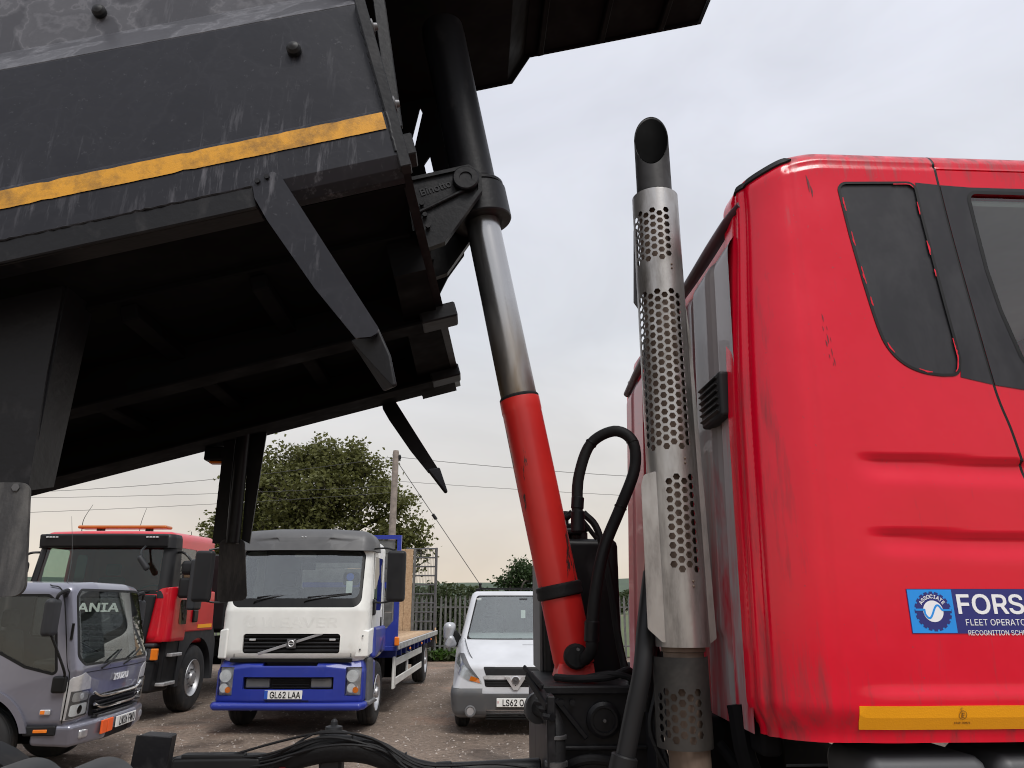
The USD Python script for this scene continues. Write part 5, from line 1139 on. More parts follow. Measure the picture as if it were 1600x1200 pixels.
# ------------------------------------------------------------------ exhaust stack
EX, EY = .659, 2.40
st = part(tp, 'exhaust_stack', cat(lathe([(.062, 1.1), (.062, 3.14)], (EX, EY, 0), n=32)), 'rusty_pipe')
cutp = hullp([(EX + dx, EY - .5, z0) for dx in (-.3, .3) for z0 in (2.25, 5)] + [(EX + dx, EY + .3, z0) for dx in (-.3, .3) for z0 in (4.10, 5)])
cutp = man(rot(cutp, -15.4, (0, 0, 1), (EX, EY, 0)))
tipm = man(lathe([(.0645, 3.08), (.0645, 3.60)], (EX, EY, 0), n=40)) - man(lathe([(.0610, 3.0), (.0610, 3.8)], (EX, EY, 0), n=40)) - cutp
part(st, 'tail_pipe', tipm, 'stack_pipe', smooth=40)
lin = man(lathe([(.0609, 3.1), (.0609, 3.60)], (EX, EY, 0), n=40)) - man(lathe([(.0600, 3.12), (.0600, 3.8)], (EX, EY, 0), n=40)) - man(moved(cutp, (0, 0, -.004)))
part(st, 'pipe_soot', lin, 'stack_soot', smooth=40)
def shield(z0, z1, zones, th0, th1, R, pitch=.0288, hole=.0107, flat=.0, wing=0.0):
    """perforated half round sheet; zones = (z low, z high, th low, th high) where the hexagons are punched"""
    V, F = [], []
    def add(P, q_):
        i = len(V); V.extend(P); F.extend([[i + k for k in f] for f in q_])
    pw = pitch * math.sqrt(3) / 2
    hexa = [math.pi / 3 * k for k in range(6)]
    nc = int((th1 - th0) * R / pw) + 1
    def w(sx, z, r_):
        t = sx / R
        t = min(max(t, th0), th1); z = min(max(z, z0), z1)
        return (EX + r_ * math.sin(t), EY - r_ * math.cos(t), z)
    for ci in range(-1, nc + 2):
        cx = th0 * R + ci * pw
        for ri in range(-1, int((z1 - z0) / pitch) + 2):
            cz = z0 + ri * pitch + (ci % 2) * pitch / 2
            Rc = pitch / math.sqrt(3)
            out = [(cx + Rc * math.cos(a), cz + Rc * math.sin(a)) for a in hexa]
            punched = any(a <= cz <= b and c_ <= cx / R <= d for a, b, c_, d in zones) and z0 + .02 < cz < z1 - .02
            for rr, flip in ((R, False), (R - .0018, True)):
                O = [w(x, z, rr) for x, z in out]
                if punched:
                    I = [w(cx + hole * 1.1 * math.cos(a), cz + hole * 1.1 * math.sin(a), rr) for a in hexa]
                    fs = [(k, (k + 1) % 6, 6 + (k + 1) % 6, 6 + k) for k in range(6)]
                    add(O + I, [t for f in fs for t in ((f[0], f[1], f[2]), (f[0], f[2], f[3]))] if not flip else [t for f in fs for t in ((f[0], f[2], f[1]), (f[0], f[3], f[2]))])
                else:
                    add(O + [w(cx, cz, rr)], [((k, (k + 1) % 6, 6) if not flip else (k, 6, (k + 1) % 6)) for k in range(6)])
            if punched:
                I = [w(cx + hole * 1.1 * math.cos(a), cz + hole * 1.1 * math.sin(a), rr) for rr in (R, R - .0018) for a in hexa]
                add(I, [t for k in range(6) for t in ((k, (k + 1) % 6, 6 + (k + 1) % 6), (k, 6 + (k + 1) % 6, 6 + k))])
    m = trimesh.Trimesh(np.array(V), np.array(F), process=False)
    m.merge_vertices(digits_vertex=6)
    m.update_faces(m.area_faces > 1e-9)
    return m
HZ = [(2.865, 3.07, -1.35, .48), (2.183, 2.754, -1.6, .62), (1.797, 2.10, -.62, .62)]
sh = part(st, 'heat_shield', shield(1.576, 3.15, HZ, -1.9, 1.9, .0835), 'shield_steel', smooth=50)
part(sh, 'shield_wing', cat(prism(rpoly([(.540, 1.63), (.60, 1.575), (.60, 2.12), (.552, 2.105), (.542, 2.07)], .012), 2.35, 2.353), ), 'shield_steel', smooth=False)
part(sh, 'shield_wing', prism(rpoly([(.720, 1.572), (.760, 1.60), (.748, 2.6), (.735, 2.75), (.72, 2.75)], .008), 2.375, 2.378), 'shield_steel', smooth=False)
part(st, 'back_bracket', cat(prism(rpoly([(.575, 2.76), (.60, 2.72), (.602, 3.05), (.590, 3.08)], .006), 2.46, 2.47)), 'steel_dark', smooth=False)
sl = part(st, 'lower_shield', moved(shield(1.292, 1.548, [(1.32, 1.46, -1.4, .55)], -1.75, 1.5, .084), (-.012, -.0, 0)), 'shield_sooty', smooth=50)
parts(st, 'clamp', list((lathe([(.0625, 3.10), (.069, 3.105), (.069, 3.135), (.0625, 3.14)], (EX, EY, 0), n=32), lathe([(.0625, 1.56), (.068, 1.562), (.068, 1.585), (.0625, 1.588)], (EX, EY, 0), n=32))), 'rusty_pipe')
for z in (2.83, 2.845, 2.14, 2.155, 1.755, 1.77):
    t = .28
    part(sh, 'rivet', rhull([(EX + .0835 * math.sin(t), EY - .0835 * math.cos(t), z, .0035)], dirs=SD6), 'rusty_pipe')

# ------------------------------------------------------------------ cab
Y0, RC, ZR, RR = 2.0, .19, 3.065, .085
def xr(z): return .775 + .033 * (np.minimum(z, 3.0) - 1.38)
def disp(p, q_):
    s = xr(q_) + RC - p
    g = lambda c, w: np.exp(-((s - c) / w) ** 2)
    d = -.007 * g(.205, .010) + .004 * g(.235, .012) - .006 * g(.262, .008) - .0035 * g(.02, .014) - .002 * g(.11, .05)
    f = ss(1.06, 1.16, p + .03 * (q_ - 2.0))
    for z, dep, w in ((2.108 - .035 * (p - 1.085), .013, .085), (1.895 - .03 * (p - 1.085), .011, .075)):
        d = d - f * dep * ss(z + .003, z - .005, q_) * (1 - ss(z - .02, z - w, q_))
    d = d + .010 * ss(1.496, 1.474, q_) * ss(.98, 1.10, p)
    d = d - .006 * np.exp(-((q_ - 3.076) / .006) ** 2) * ss(.95, 1.05, p)
    return d
def cabS(p, q_):
    p, q_ = np.asarray(p, float), np.asarray(q_, float)
    X = xr(q_); s = X + RC - p
    f = np.clip(s / RC, 0, math.pi / 2); ex = np.maximum(s - RC * math.pi / 2, 0)
    t = np.clip((q_ - ZR) / RR, 0, math.pi / 2)
    ins = .028 * (1 - ss(1.37, 1.45, q_)) + RR * (1 - np.cos(t)) + np.maximum(q_ - ZR - RR * math.pi / 2, 0) + .03 * ss(2.2, 3.1, q_)
    z = np.minimum(q_, ZR) + RR * np.sin(t)
    h = disp(p, q_) - ins
    x = X + RC - RC * np.sin(f) + np.maximum(-s, 0) - np.sin(f) * h
    y = Y0 + RC - RC * np.cos(f) + ex - np.cos(f) * h
    z = z - .075 * (1 - ss(X - .02, X + .30, x)) * ss(2.6, 3.1, q_)
    return np.stack([x, y, z], -1)
seam = [(1.495, 3.25), (1.492, 3.082), (1.495, 2.975), (1.505, 2.704), (1.526, 2.329), (1.554, 2.174), (1.572, 2.024), (1.578, 1.8), (1.575, 1.36)]
seamL = LineString([(x, z) for x, z in spline(seam, 6)])
left = Polygon([(.655, 1.36), (.655, 3.235)] + [(x, min(z, 3.235)) for x, z in seamL.coords][0:] )
right = Polygon([(2.75, 1.36), (2.75, 3.062)] + [(x, min(z, 3.062)) for x, z in seamL.coords]).buffer(0)
gap = seamL.buffer(.0042)
winp = rpoly([(1.158, 3.000), (1.412, 3.010), (1.414, 2.90), (1.428, 2.577), (1.437, 2.401), (1.425, 2.352)] + [tuple(p_) for p_ in spline([(1.375, 2.350), (1.322, 2.358), (1.272, 2.381), (1.233, 2.424), (1.210, 2.49), (1.190, 2.636), (1.172, 2.811)], 6)], .026)
glass = rpoly([(1.583, 2.984), (2.45, 2.984), (2.62, 2.42), (2.60, 2.377), (1.645, 2.377), (1.629, 2.411), (1.600, 2.56), (1.587, 2.70)], .03)
roofp = Polygon([(1.4, 3.068), (2.75, 3.068), (2.75, 3.235), (1.4, 3.235)]).difference(left.buffer(.004))
lower = left.difference(gap).difference(winp.buffer(.0015))
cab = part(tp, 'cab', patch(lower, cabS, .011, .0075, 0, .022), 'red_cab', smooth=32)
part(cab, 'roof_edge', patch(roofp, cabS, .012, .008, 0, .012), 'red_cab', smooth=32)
doorp = right.difference(gap).difference(glass)
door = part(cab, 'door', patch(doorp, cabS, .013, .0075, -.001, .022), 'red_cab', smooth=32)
part(cab, 'seam_backing', cat(patch(seamL.buffer(.02), cabS, .02, .012, -.020), patch(winp.buffer(.015), cabS, .03, .012, -.012)), 'ink_black')
part(cab, 'door_seal', patch(seamL.buffer(.0048), cabS, .01, .005, -.0008), 'ink_black')
part(cab, 'side_window', patch(winp.buffer(-.001), cabS, .02, .006, -.0035, .006), 'black_panel', smooth=32, label='side window painted over in matt black with red chips round its edge')
# black vinyl over the pillar and the door frame
vin = Polygon([(1.416, 3.012), (1.489, 3.006), (1.60, 3.0), (2.75, 3.0), (2.75, 2.28), (1.63, 2.305), (1.525, 2.321), (1.43, 2.343), (1.441, 2.40), (1.431, 2.58), (1.417, 2.90)])
part(cab, 'pillar_film', patch(vin.intersection(left).difference(gap).difference(winp.buffer(.003)), cabS, .015, .008, .0014), 'black_panel', smooth=32)
part(door, 'door_film', patch(vin.intersection(right).difference(gap).difference(glass), cabS, .015, .008, .0008), 'black_panel', smooth=32)
part(door, 'window_glass', patch(glass, cabS, .03, .01, -.010), 'glass_cab', smooth=32)
part(door, 'window_rubber', patch(glass.buffer(.004).difference(glass.buffer(-.008)), cabS, .02, .008, .0016), 'ink_black')
part(cab, 'window_rubber', patch(winp.buffer(.006).difference(winp.buffer(-.0025)), cabS, .02, .006, .0022, .006), 'ink_black')
r = np.random.default_rng(12)
chips = []
edge = winp.buffer(-.004).exterior
for t0, ln in ((.115, .07), (.19, .045), (.275, .05), (.335, .025), (.475, .11), (.585, .04), (.66, .035), (.755, .03), (.80, .06), (.88, .05), (.955, .05)):
    n = int(max(5, ln * 160)); ts = np.linspace(0, ln, n)
    ins_, outs = [], []
    for t in ts:
        p_ = np.array(edge.interpolate((t0 + t / edge.length) % 1, normalized=True).coords[0]); q2 = np.array(edge.interpolate((t0 + t / edge.length + .002) % 1, normalized=True).coords[0])
        tn = (q2 - p_) / np.linalg.norm(q2 - p_); nn = np.array([-tn[1], tn[0]])
        wd = .0006 + .004 * r.random() * math.sin(math.pi * t / ln)
        outs.append(p_ - nn * .001); ins_.append(p_ + nn * wd)
    pg = Polygon(outs + ins_[::-1]).buffer(0).buffer(.0004)
    for g_ in getattr(pg, 'geoms', [pg]):
        if g_.area > 2e-6: chips.append(patch(g_, cabS, .006, .003, .0028))
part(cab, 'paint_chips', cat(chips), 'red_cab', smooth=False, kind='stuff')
# reflective strip
stp = part(cab, 'reflective_strip', patch(sbox(.998, 1.393, 2.6, 1.451), cabS, .03, .02, .0022, .002), 'tape_clean', smooth=False)
part(stp, 'approval_mark', cat(on_surf(text('E', .011, .0004, True), 1.265, 1.424, cabS, .0026), on_surf(text('C', .008, .0004), 1.262, 1.439, cabS, .0026), on_surf(text('104R-00821', .005, .0004), 1.265, 1.408, cabS, .0026),
     on_surf(moved(tm(prism(Point(0, 0).buffer(.0105).difference(Point(0, 0).buffer(.0092)), 0, .0004, 'xy')), (0, 0, 0)), 1.265, 1.4295, cabS, .0026)), 'tape_print', smooth=False)
# recognition scheme sticker
fs = part(cab, 'scheme_sticker', patch(sbox(1.167, 1.627, 1.60, 1.741).difference(gap), cabS, .02, .012, .0016, .0012), 'sticker_navy', smooth=False, label='blue and navy recognition scheme sticker with gear badge and white lettering')
part(fs, 'light_blue_panel', patch(sbox(1.1685, 1.6285, 1.291, 1.7395), cabS, .02, .012, .0019), 'sticker_blue', smooth=False)
gc = (1.2325, 1.6835)
gear = Point(gc).buffer(.0465, 32)
for k in range(20):
    a = 2 * math.pi * k / 20; c, s = math.cos(a), math.sin(a)
    gear = gear.union(shapely.affinity.rotate(sbox(gc[0] + .044, gc[1] - .0048, gc[0] + .0508, gc[1] + .0048), math.degrees(a), origin=gc))
def flat(poly, off, th=.0003):
    ms = []
    for g_ in getattr(poly, 'geoms', [poly]):
        if g_.area > 1e-8: ms.append(on_surf(trimesh.creation.extrude_polygon(g_, th, engine='earcut'), 0, 0, cabS, off))
    return cat(ms)
part(fs, 'gear_badge', flat(gear, .0022), 'sticker_navy', smooth=False)
part(fs, 'badge_disc', flat(Point(gc).buffer(.0275, 32), .0026), 'sticker_white', smooth=False)
wv_ = LineString([(gc[0] - .049, gc[1] + .004), (gc[0] - .024, gc[1] + .004)] + [(gc[0] + t, gc[1] - .001 + .0165 * math.sin((t + .0265) / .053 * 2 * math.pi * 1.0 + math.pi) * 1.0) for t in np.linspace(-.0235, .0235, 24)] + [(gc[0] + .026, gc[1] + .003), (gc[0] + .049, gc[1] + .003)]).buffer(.0026, cap_style=2)
part(fs, 'badge_wave', flat(wv_, .0030), 'sticker_blue', smooth=False)
arcs = []
for k, ch in enumerate('ASSOCIATE'):
    a = math.radians(90 + 54 - 13.5 * k)
    m = text(ch, .0092, .0003, True)
    m.apply_transform(trimesh.transformations.rotation_matrix(a - math.pi / 2, (0, 0, 1)))
    arcs.append(on_surf(m, gc[0] + .0335 * math.cos(a), gc[1] + .0335 * math.sin(a), cabS, .0026))
part(fs, 'badge_lettering', cat(arcs), 'sticker_white', smooth=False)
def st_text(s, h, x0, x1, z, bold=True):
    m = text(s, h, .0003, bold, width=x1 - x0, center=False)
    return on_surf(m, x0, z, cabS, .0021)
part(fs, 'sticker_lettering', cat(st_text('FORS', .048, 1.302, 1.487, 1.678)), 'sticker_white', smooth=False)
part(fs, 'sticker_lettering', cat(st_text('FLEET OPERATOR', .0155, 1.318, 1.497, 1.6475, False)), 'sticker_white', smooth=False)
part(fs, 'sticker_lettering', cat(st_text('RECOGNITION SCHEME', .0125, 1.320, 1.502, 1.6225, False)), 'sticker_white', smooth=False)
# rear wall of the cab with pressed ribs
ys, zs = np.linspace(2.17, 4.27, 260), np.linspace(1.36, 2.93, 90)
YY, ZZ = np.meshgrid(ys, zs)
def rib(c, w, e=.008): return ss(c - w - e, c - w, YY) * (1 - ss(c + w, c + w + e, YY))
hgt = -.016 * rib(2.355, .016) - .016 * rib(2.62, .016) - .016 * rib(3.1, .016) - .016 * rib(3.5, .016) + .012 * rib(2.49, .09) * ss(1.6, 1.62, ZZ) + .010 * rib(2.86, .15) + .010 * rib(3.3, .12) + .01 * rib(3.75, .12) + .008 * rib(4.05, .08)
XX = xr(ZZ) + .035 * (YY - 2.17) - hgt + .006 + .06 * ss(4.12, 4.27, YY) ** 2 + .10 * ss(2.80, 2.96, ZZ) ** 2
rw = part(cab, 'rear_wall', grid(np.stack([XX, YY, ZZ], -1)), 'cab_rear_dirt', smooth=True)
part(cab, 'roof_rear_lip', tube([(.872, 2.13, 2.975), (.862, 2.2, 2.962), (.858, 2.3, 2.952), (.862, 2.7, 2.945), (.86, 3.1, 2.94), (.895, 3.8, 2.935), (.925, 4.27, 2.93)], [.012, .020, .024, .020, .023, .020], n=10), 'roof_lip', smooth=50)
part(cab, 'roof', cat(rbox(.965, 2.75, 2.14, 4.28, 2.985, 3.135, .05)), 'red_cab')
fwin = rpoly([(1.60, 2.38), (2.60, 2.38), (2.45, 2.93), (1.60, 2.93)], .04)
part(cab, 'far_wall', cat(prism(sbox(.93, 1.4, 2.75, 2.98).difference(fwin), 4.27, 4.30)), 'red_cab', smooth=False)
part(cab, 'far_lining', cat(prism(sbox(.93, 1.4, 2.75, 3.0).difference(fwin.buffer(-.005)), 4.23, 4.255)), 'lining_grey', smooth=False)
part(cab, 'far_window', prism(fwin, 4.28, 4.285), 'glass_cab', smooth=False)
part(cab, 'roof_lining', box(.97, 2.7, 2.06, 4.22, 2.955, 2.975), 'lining_grey')
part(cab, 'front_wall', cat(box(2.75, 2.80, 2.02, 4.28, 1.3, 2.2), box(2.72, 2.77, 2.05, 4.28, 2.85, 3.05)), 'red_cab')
part(cab, 'floor', box(.85, 2.75, 2.08, 4.26, 1.36, 1.40), 'black_under_shaded')
part(cab, 'inner_trim', cat(box(.93, .95, 2.10, 4.2, 1.4, 2.9), box(.93, 1.52, 2.06, 2.08, 1.4, 2.95), box(1.5, 2.7, 2.06, 2.08, 1.4, 2.36)), 'grey_plastic')
seat(tp, 2.0, 2.4, 1.75)
vent = part(cab, 'air_vent', rbox(.782, .83, 2.225, 2.435, 2.275, 2.425, .012), 'black_plastic')
for k in range(6):
    part(vent, 'louvre', rot(box(.772, .786, 2.24, 2.42, 2.292 + .022 * k, 2.298 + .022 * k, .002), 25, (0, 1, 0), (.78, 2.3, 2.295 + .022 * k)), 'ink_black')
part(cab, 'deflector_lip', patch(Polygon([(.76, 3.09), (1.02, 3.11), (1.0, 3.135), (.76, 3.11)]), cabS, .02, .01, .008, .01), 'black_rubber')
part(cab, 'scratches', cat([patch(Polygon([(x - w * .5, z), (x + w * .2, z - h * .3), (x + w * .5, z - h * .5), (x, z - h), (x - w * .3, z - h * .6)]), cabS, .006, .004, .0009) for x, z, w, h in
     ((1.040, 2.54, .004, .03), (1.036, 2.50, .003, .02), (1.046, 2.475, .004, .035), (1.040, 2.455, .005, .025), (1.052, 2.43, .003, .03), (1.056, 2.40, .0035, .03), (1.043, 2.41, .003, .018), (1.048, 2.50, .002, .016), (1.054, 2.465, .002, .02), (1.051, 2.385, .002, .015), (1.060, 3.04, .009, .07), (1.068, 3.00, .007, .05))]), 'scuff', smooth=False, kind='stuff')
# trim below the cab
part(tp, 'wheel_arch_trim', rbox(1.02, 1.345, 2.03, 2.3, .85, 1.325, .04), 'grey_plastic_dark')
part(tp, 'wheel_arch_trim', rbox(1.365, 2.7, 2.03, 2.3, .85, 1.325, .04), 'grey_plastic_dark')
part(tp, 'cab_mount', cat(rbox(.70, 1.0, 2.5, 2.75, 1.05, 1.36, .03), tube([(.78, 2.3, 1.42), (.80, 2.28, 1.25), (.9, 2.25, 1.1), (1.0, 2.25, .95)], .03, n=8), tube([(.75, 2.4, 1.30), (.86, 2.3, 1.15), (.95, 2.3, 1.2), (1.05, 2.2, 1.1)], .016, n=8), rbox(.80, .86, 2.18, 2.30, 1.30, 1.46, .015)), 'black_under_shaded')

# ------------------------------------------------------------------ chassis, tank, hoses
ch = part(tp, 'chassis', cat(box(-5.2, 2.6, 2.80, 2.87, .74, 1.0), box(-5.2, 2.6, 3.60, 3.67, .74, 1.0)), 'black_under_shaded')
part(ch, 'ram_cradle', cat(box(.30, .66, 2.90, 2.93, 1.02, 1.40, .005), box(.26, .70, 2.88, 3.55, 1.385, 1.415, .006), box(.265, .295, 2.75, 3.6, 1.0, 1.395, .004), box(.64, .67, 2.75, 3.6, 1.0, 1.36, .004), box(.30, .64, 2.88, 2.90, 1.20, 1.215)), 'black_worn')
part(ch, 'pivot_cap', cat(lathe([(.062, 0), (.062, .02), (.05, .028), (.042, .028), (.04, .02), (.0, .022)], (.484, 2.90, 1.30), (0, -1, 0), 28)), 'black_worn')
part(ch, 'ram_trunnion', cat(lathe([(.05, 0), (.05, .03), (.04, .045), (0, .045)], (.425, 3.17, 1.50), (0, -1, 0), 24)), 'black_rubber')
for x in (.36, .56):
    part(ch, 'bolt_head', cat(cyl((x, 2.84, 1.13), (x, 2.89, 1.13), .022, n=6), cyl((x, 2.80, 1.12), (x, 2.84, 1.12), .03, n=10)), 'black_worn')
tk = part(tp, 'hydraulic_tank', rbox(.325, .685, 3.50, 3.95, 1.385, 2.00, .035), 'black_worn', label='black hydraulic tank behind the foot of the ram')
part(tk, 'tank_side', rbox(.312, .327, 3.53, 3.92, 1.41, 1.97, .006), 'bumper_grey')  # lighter grey plate: light falling on this tank face put into its colour
part(tk, 'filler_neck', cat(cyl((.50, 3.6, 1.98), (.50, 3.6, 2.04), .055, b=.008), cyl((.50, 3.6, 2.04), (.50, 3.6, 2.075), .068, b=.01)), 'black_plastic')
part(tk, 'breather', cat(cyl((.44, 3.55, 2.0), (.44, 3.55, 2.12), .018), cyl((.44, 3.55, 2.09), (.44, 3.55, 2.13), .026, b=.006), rbox(.415, .52, 3.52, 3.6, 2.02, 2.05, .01)), 'black_plastic')
part(tp, 'hydraulic_hose', tube([(.453, 3.2, 2.02), (.452, 3.2, 2.12), (.463, 3.2, 2.245), (.517, 3.19, 2.385), (.618, 3.15, 2.436), (.690, 3.12, 2.385), (.690, 3.1, 2.261), (.619, 3.08, 2.095), (.538, 3.06, 1.92), (.494, 3.05, 1.738), (.476, 3.05, 1.60), (.474, 3.06, 1.53), (.455, 3.12, 1.49)], .0245, n=14), 'black_rubber')
parts(tp, 'hose_fitting', list((cyl((.453, 3.2, 2.00), (.453, 3.2, 2.09), .030, b=.004), cyl((.452, 3.2, 2.10), (.455, 3.2, 2.15), .028, b=.003), cyl((.478, 3.05, 1.64), (.4745, 3.055, 1.56), .030, b=.004))), 'black_worn')
part(tp, 'air_line', tube([(.50, 3.35, 2.10), (.56, 3.33, 2.02), (.60, 3.3, 1.8), (.63, 3.3, 1.55), (.66, 3.25, 1.36)], .016, n=8), 'black_rubber')
part(tp, 'air_line', tube([(.44, 3.3, 2.10), (.40, 3.3, 2.06), (.46, 3.28, 2.08), (.55, 3.3, 1.98)], .010, n=8), 'black_rubber')
part(tp, 'air_line', tube([(.43, 3.0, 1.43), (.52, 2.95, 1.45), (.60, 2.95, 1.435), (.66, 2.95, 1.38)], .012, n=8), 'black_rubber')
part(tp, 'intake_pipe', tube([(.70, 2.75, 2.72), (.69, 2.75, 2.3), (.662, 2.74, 1.9), (.632, 2.72, 1.60), (.60, 2.72, 1.35)], .028, n=14), 'black_plastic')
part(tp, 'drain_pipe', cat(tube([(.59, 2.47, 1.80), (.555, 2.43, 1.65), (.527, 2.40, 1.504), (.492, 2.40, 1.373), (.463, 2.40, 1.264), (.42, 2.40, 1.11)], .029, n=14), cyl((.463, 2.40, 1.27), (.415, 2.40, 1.09), .040, b=.004)), 'black_plastic')
part(tp, 'cable_bundle', cat([tube([(.60 + .02 * k, 2.75, 1.62 - .02 * k), (.64 + .01 * k, 2.7, 1.45), (.60 + .03 * k, 2.65, 1.30), (.66, 2.6, 1.15)], .009, n=6) for k in range(5)]), 'black_rubber')
hp = part(tp, 'coolant_pipe', tube([(.25, 2.95, 1.335), (.275, 2.86, 1.335), (.295, 2.80, 1.30), (.30, 2.78, 1.22), (.295, 2.78, 1.05)], .031, n=16), 'black_rubber')
parts(hp, 'hose_clamp', list((lathe([(.034, 0), (.037, .002), (.037, .012), (.034, .014)], (.30, 2.785, 1.255), (0, 0, 1), 20), lathe([(.034, 0), (.040, .002), (.040, .016), (.034, .018)], (.298, 2.78, 1.17), (0, 0, 1), 20), lathe([(.034, 0), (.055, .0), (.055, .016), (.034, .018)], (.253, 2.935, 1.335), (-.37, .93, 0), 20))), 'steel_dark')
part(tp, 'side_latch', cat(bar((.20, 2.95, 1.475), (.255, 2.8, 1.42), .012, .02), bar((.215, 2.92, 1.45), (.275, 2.76, 1.36), .03, .03), [cyl((.24 + .012 * k, 2.84 - .03 * k, 1.37 - .02 * k), (.26 + .012 * k, 2.80 - .03 * k, 1.37 - .02 * k), .014, n=8) for k in range(3)]), 'black_worn')
# loom and pipes along the chassis
lm_ = part(tp, 'cable_loom', tube([(-1.25, 2.9, 1.10), (-.97, 2.9, 1.155), (-.79, 2.9, 1.145), (-.66, 2.9, 1.168), (-.58, 2.9, 1.195), (-.48, 2.9, 1.212), (-.37, 2.9, 1.205), (-.28, 2.9, 1.175), (-.19, 2.9, 1.145), (-.05, 2.9, 1.125), (.12, 2.9, 1.11), (.3, 2.9, 1.10)], [.040, .046, .042, .040, .042, .044, .042, .038, .032, .028, .024, .022], n=14), 'loom_wrap')
r = np.random.default_rng(31)
for k in range(6):
    b_ = np.array([(-1.2, 2.88, 1.14), (-.95, 2.88, 1.172), (-.7, 2.87, 1.195), (-.5, 2.87, 1.245), (-.33, 2.87, 1.225), (-.15, 2.87, 1.16), (.1, 2.87, 1.13), (.3, 2.88, 1.12)])
    part(lm_, 'wire', tube(b_ + r.normal(size=b_.shape) * .014 + np.array([0, -.02, .008 * k - .02]), .0045, n=6), 'black_rubber')
part(lm_, 'cable_tie', cat([lathe([(.027, 0), (.031, .001), (.031, .006), (.027, .007)], p_, (1, 0, a_), 16) for p_, a_ in (((-.87, 2.9, 1.162), .1), ((-.60, 2.9, 1.205), .45), ((-.42, 2.9, 1.227), 0), ((-.24, 2.9, 1.173), -.5), ((-.03, 2.9, 1.122), -.2))]), 'ink_black')
part(tp, 'cable_tray', cat(rbox(-1.02, -.72, 2.84, 2.95, 1.135, 1.195, .012), rbox(-.99, -.78, 2.845, 2.90, 1.19, 1.205, .005)), 'black_plastic')
part(tp, 'chassis_pipe', cat(cyl((-.14, 2.95, 1.12), (.26, 2.95, 1.135), .032, b=.006), cyl((-.12, 2.9, 1.13), (-.06, 2.9, 1.133), .036, b=.005)), 'black_plastic')
va = part(tp, 'body_prop', cat(box(-.535, -.455, 2.92, 3.0, .95, 1.20, .01), lathe([(.075, 1.205), (.075, 1.222), (.062, 1.226), (.062, 1.240), (.050, 1.246), (.050, 1.256), (.032, 1.26), (.030, 1.275), (.012, 1.28), (.012, 1.292), (.006, 1.30)], (-.495, 2.96, 0), n=24)), 'dark_plastic')
part(tp, 'bracket_post', rot(cat(box(-1.035, -.945, 2.56, 2.64, 1.05, 1.31, .004), box(-1.04, -.93, 2.555, 2.56, 1.20, 1.31, .002)), 4, (0, 1, 0), (-1, 2.6, 1.2)), 'black_worn')
part(tp, 'red_coupling', cat(cyl((-.70, 2.80, 1.145), (-.64, 2.80, 1.15), .016, n=10, b=.003), cyl((-.645, 2.80, 1.15), (-.625, 2.80, 1.15), .022, n=6)), 'red_lorry')
part(tp, 'coiled_line', tube([(-.66, 2.78, 1.13), (-.60, 2.78, 1.165), (-.54, 2.78, 1.15), (-.50, 2.78, 1.10)], .007, n=6), 'ink_black')
for x in (-1.20, -1.005):
    tkp = part(tp, 'air_tank', lathe([(.0, 0), (.05, .005), (.085, .025), (.10, .06), (.10, .34), (.085, .375), (0, .39)], (x, 1.98, 1.195), (0, 1, 0), 36), 'tank_grey')
    part(tkp, 'tank_band', lathe([(.1005, .10), (.104, .102), (.104, .125), (.1005, .127)], (x, 1.98, 1.195), (0, 1, 0), 36), 'steel_dark')
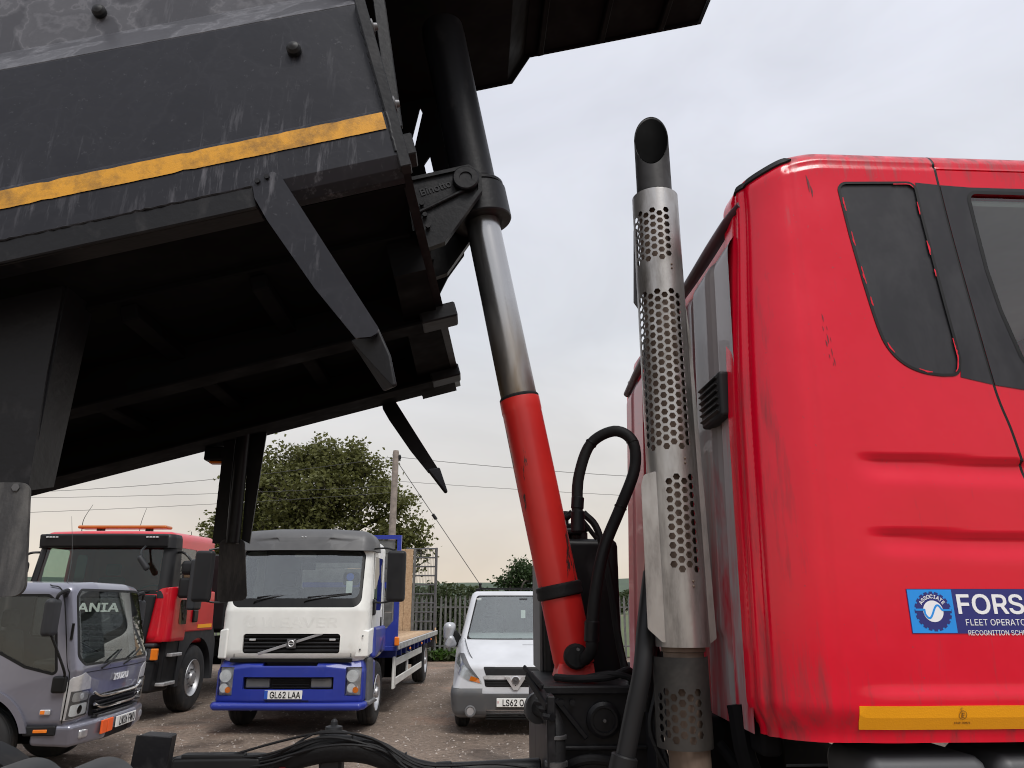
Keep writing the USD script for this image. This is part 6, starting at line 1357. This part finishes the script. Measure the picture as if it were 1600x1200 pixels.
for y, x, sd in ((2.15, 1.7, -1), (4.25, 1.7, 1), (2.15, -2.6, -1), (4.25, -2.6, 1), (2.15, -3.95, -1), (4.25, -3.95, 1)):
    w_ = cat(lathe([(.30, .02), (.36, 0), (.47, .01), (.52, .05), (.52, .27), (.47, .31), (.30, .30)], (x, y - .16, .52), (0, 1, 0), 40, closed=True), )
    wq = part(tp, 'wheel', lathe([(.30, .02), (.28, .10), (.14, .12), (.12, .02), (0, .01)], (x, y - .16, .52), (0, 1, 0), 32), 'steel_dark', smooth=40)
    part(wq, 'tyre', w_, 'tyre_rubber', smooth=40)

parts(tp, 'hydraulic_hose', [tube([(.33, 2.95, 1.10), (.36, 2.86, 1.16), (.44, 2.84, 1.18), (.54, 2.86, 1.15), (.60, 2.9, 1.08)], .017, n=10),
    tube([(.64, 3.1, 1.42), (.60, 2.98, 1.46), (.52, 2.95, 1.44), (.40, 2.97, 1.432), (.33, 3.05, 1.43)], .014, n=10),
    tube([(.68, 2.95, 1.60), (.70, 2.85, 1.45), (.68, 2.75, 1.32), (.70, 2.7, 1.15)], .018, n=10),
    tube([(.72, 2.9, 1.50), (.735, 2.8, 1.38), (.71, 2.7, 1.25), (.73, 2.65, 1.1)], .013, n=10)], 'black_rubber')
parts(tp, 'mounting_bracket', [box(.30, .36, 2.885, 2.90, 1.03, 1.10, .004), box(.57, .64, 2.885, 2.90, 1.03, 1.12, .004), bar((.31, 2.88, 1.37), (.42, 2.88, 1.24), .02, .012, up=(0, 1, 0)), bar((.64, 2.88, 1.37), (.55, 2.88, 1.24), .02, .012, up=(0, 1, 0))], 'black_worn')
parts(tp, 'bracket_bolt', [cyl((x, 2.885, z), (x, 2.872, z), .011, n=6) for x, z in ((.33, 1.085), (.33, 1.045), (.605, 1.095), (.605, 1.05), (.33, 1.36), (.37, 1.36), (.59, 1.36), (.63, 1.36))], 'black_worn')
parts(tp, 'grease_nipple', [cyl((.484, 2.873, 1.30), (.484, 2.86, 1.30), .006, n=8), cyl((.425, 3.10, 1.53), (.425, 3.08, 1.53), .006, n=8)], 'steel_dark')
parts(tp, 'tie_wrap', [lathe([(.0245, 0), (.0275, .001), (.0275, .006), (.0245, .007)], p_, d_, 14) for p_, d_ in (((.690, 3.12, 2.385), (.1, 0, -1)), ((.619, 3.08, 2.095), (-.45, 0, -1)), ((.517, 3.19, 2.385), (.6, 0, .7)))], 'ink_black')
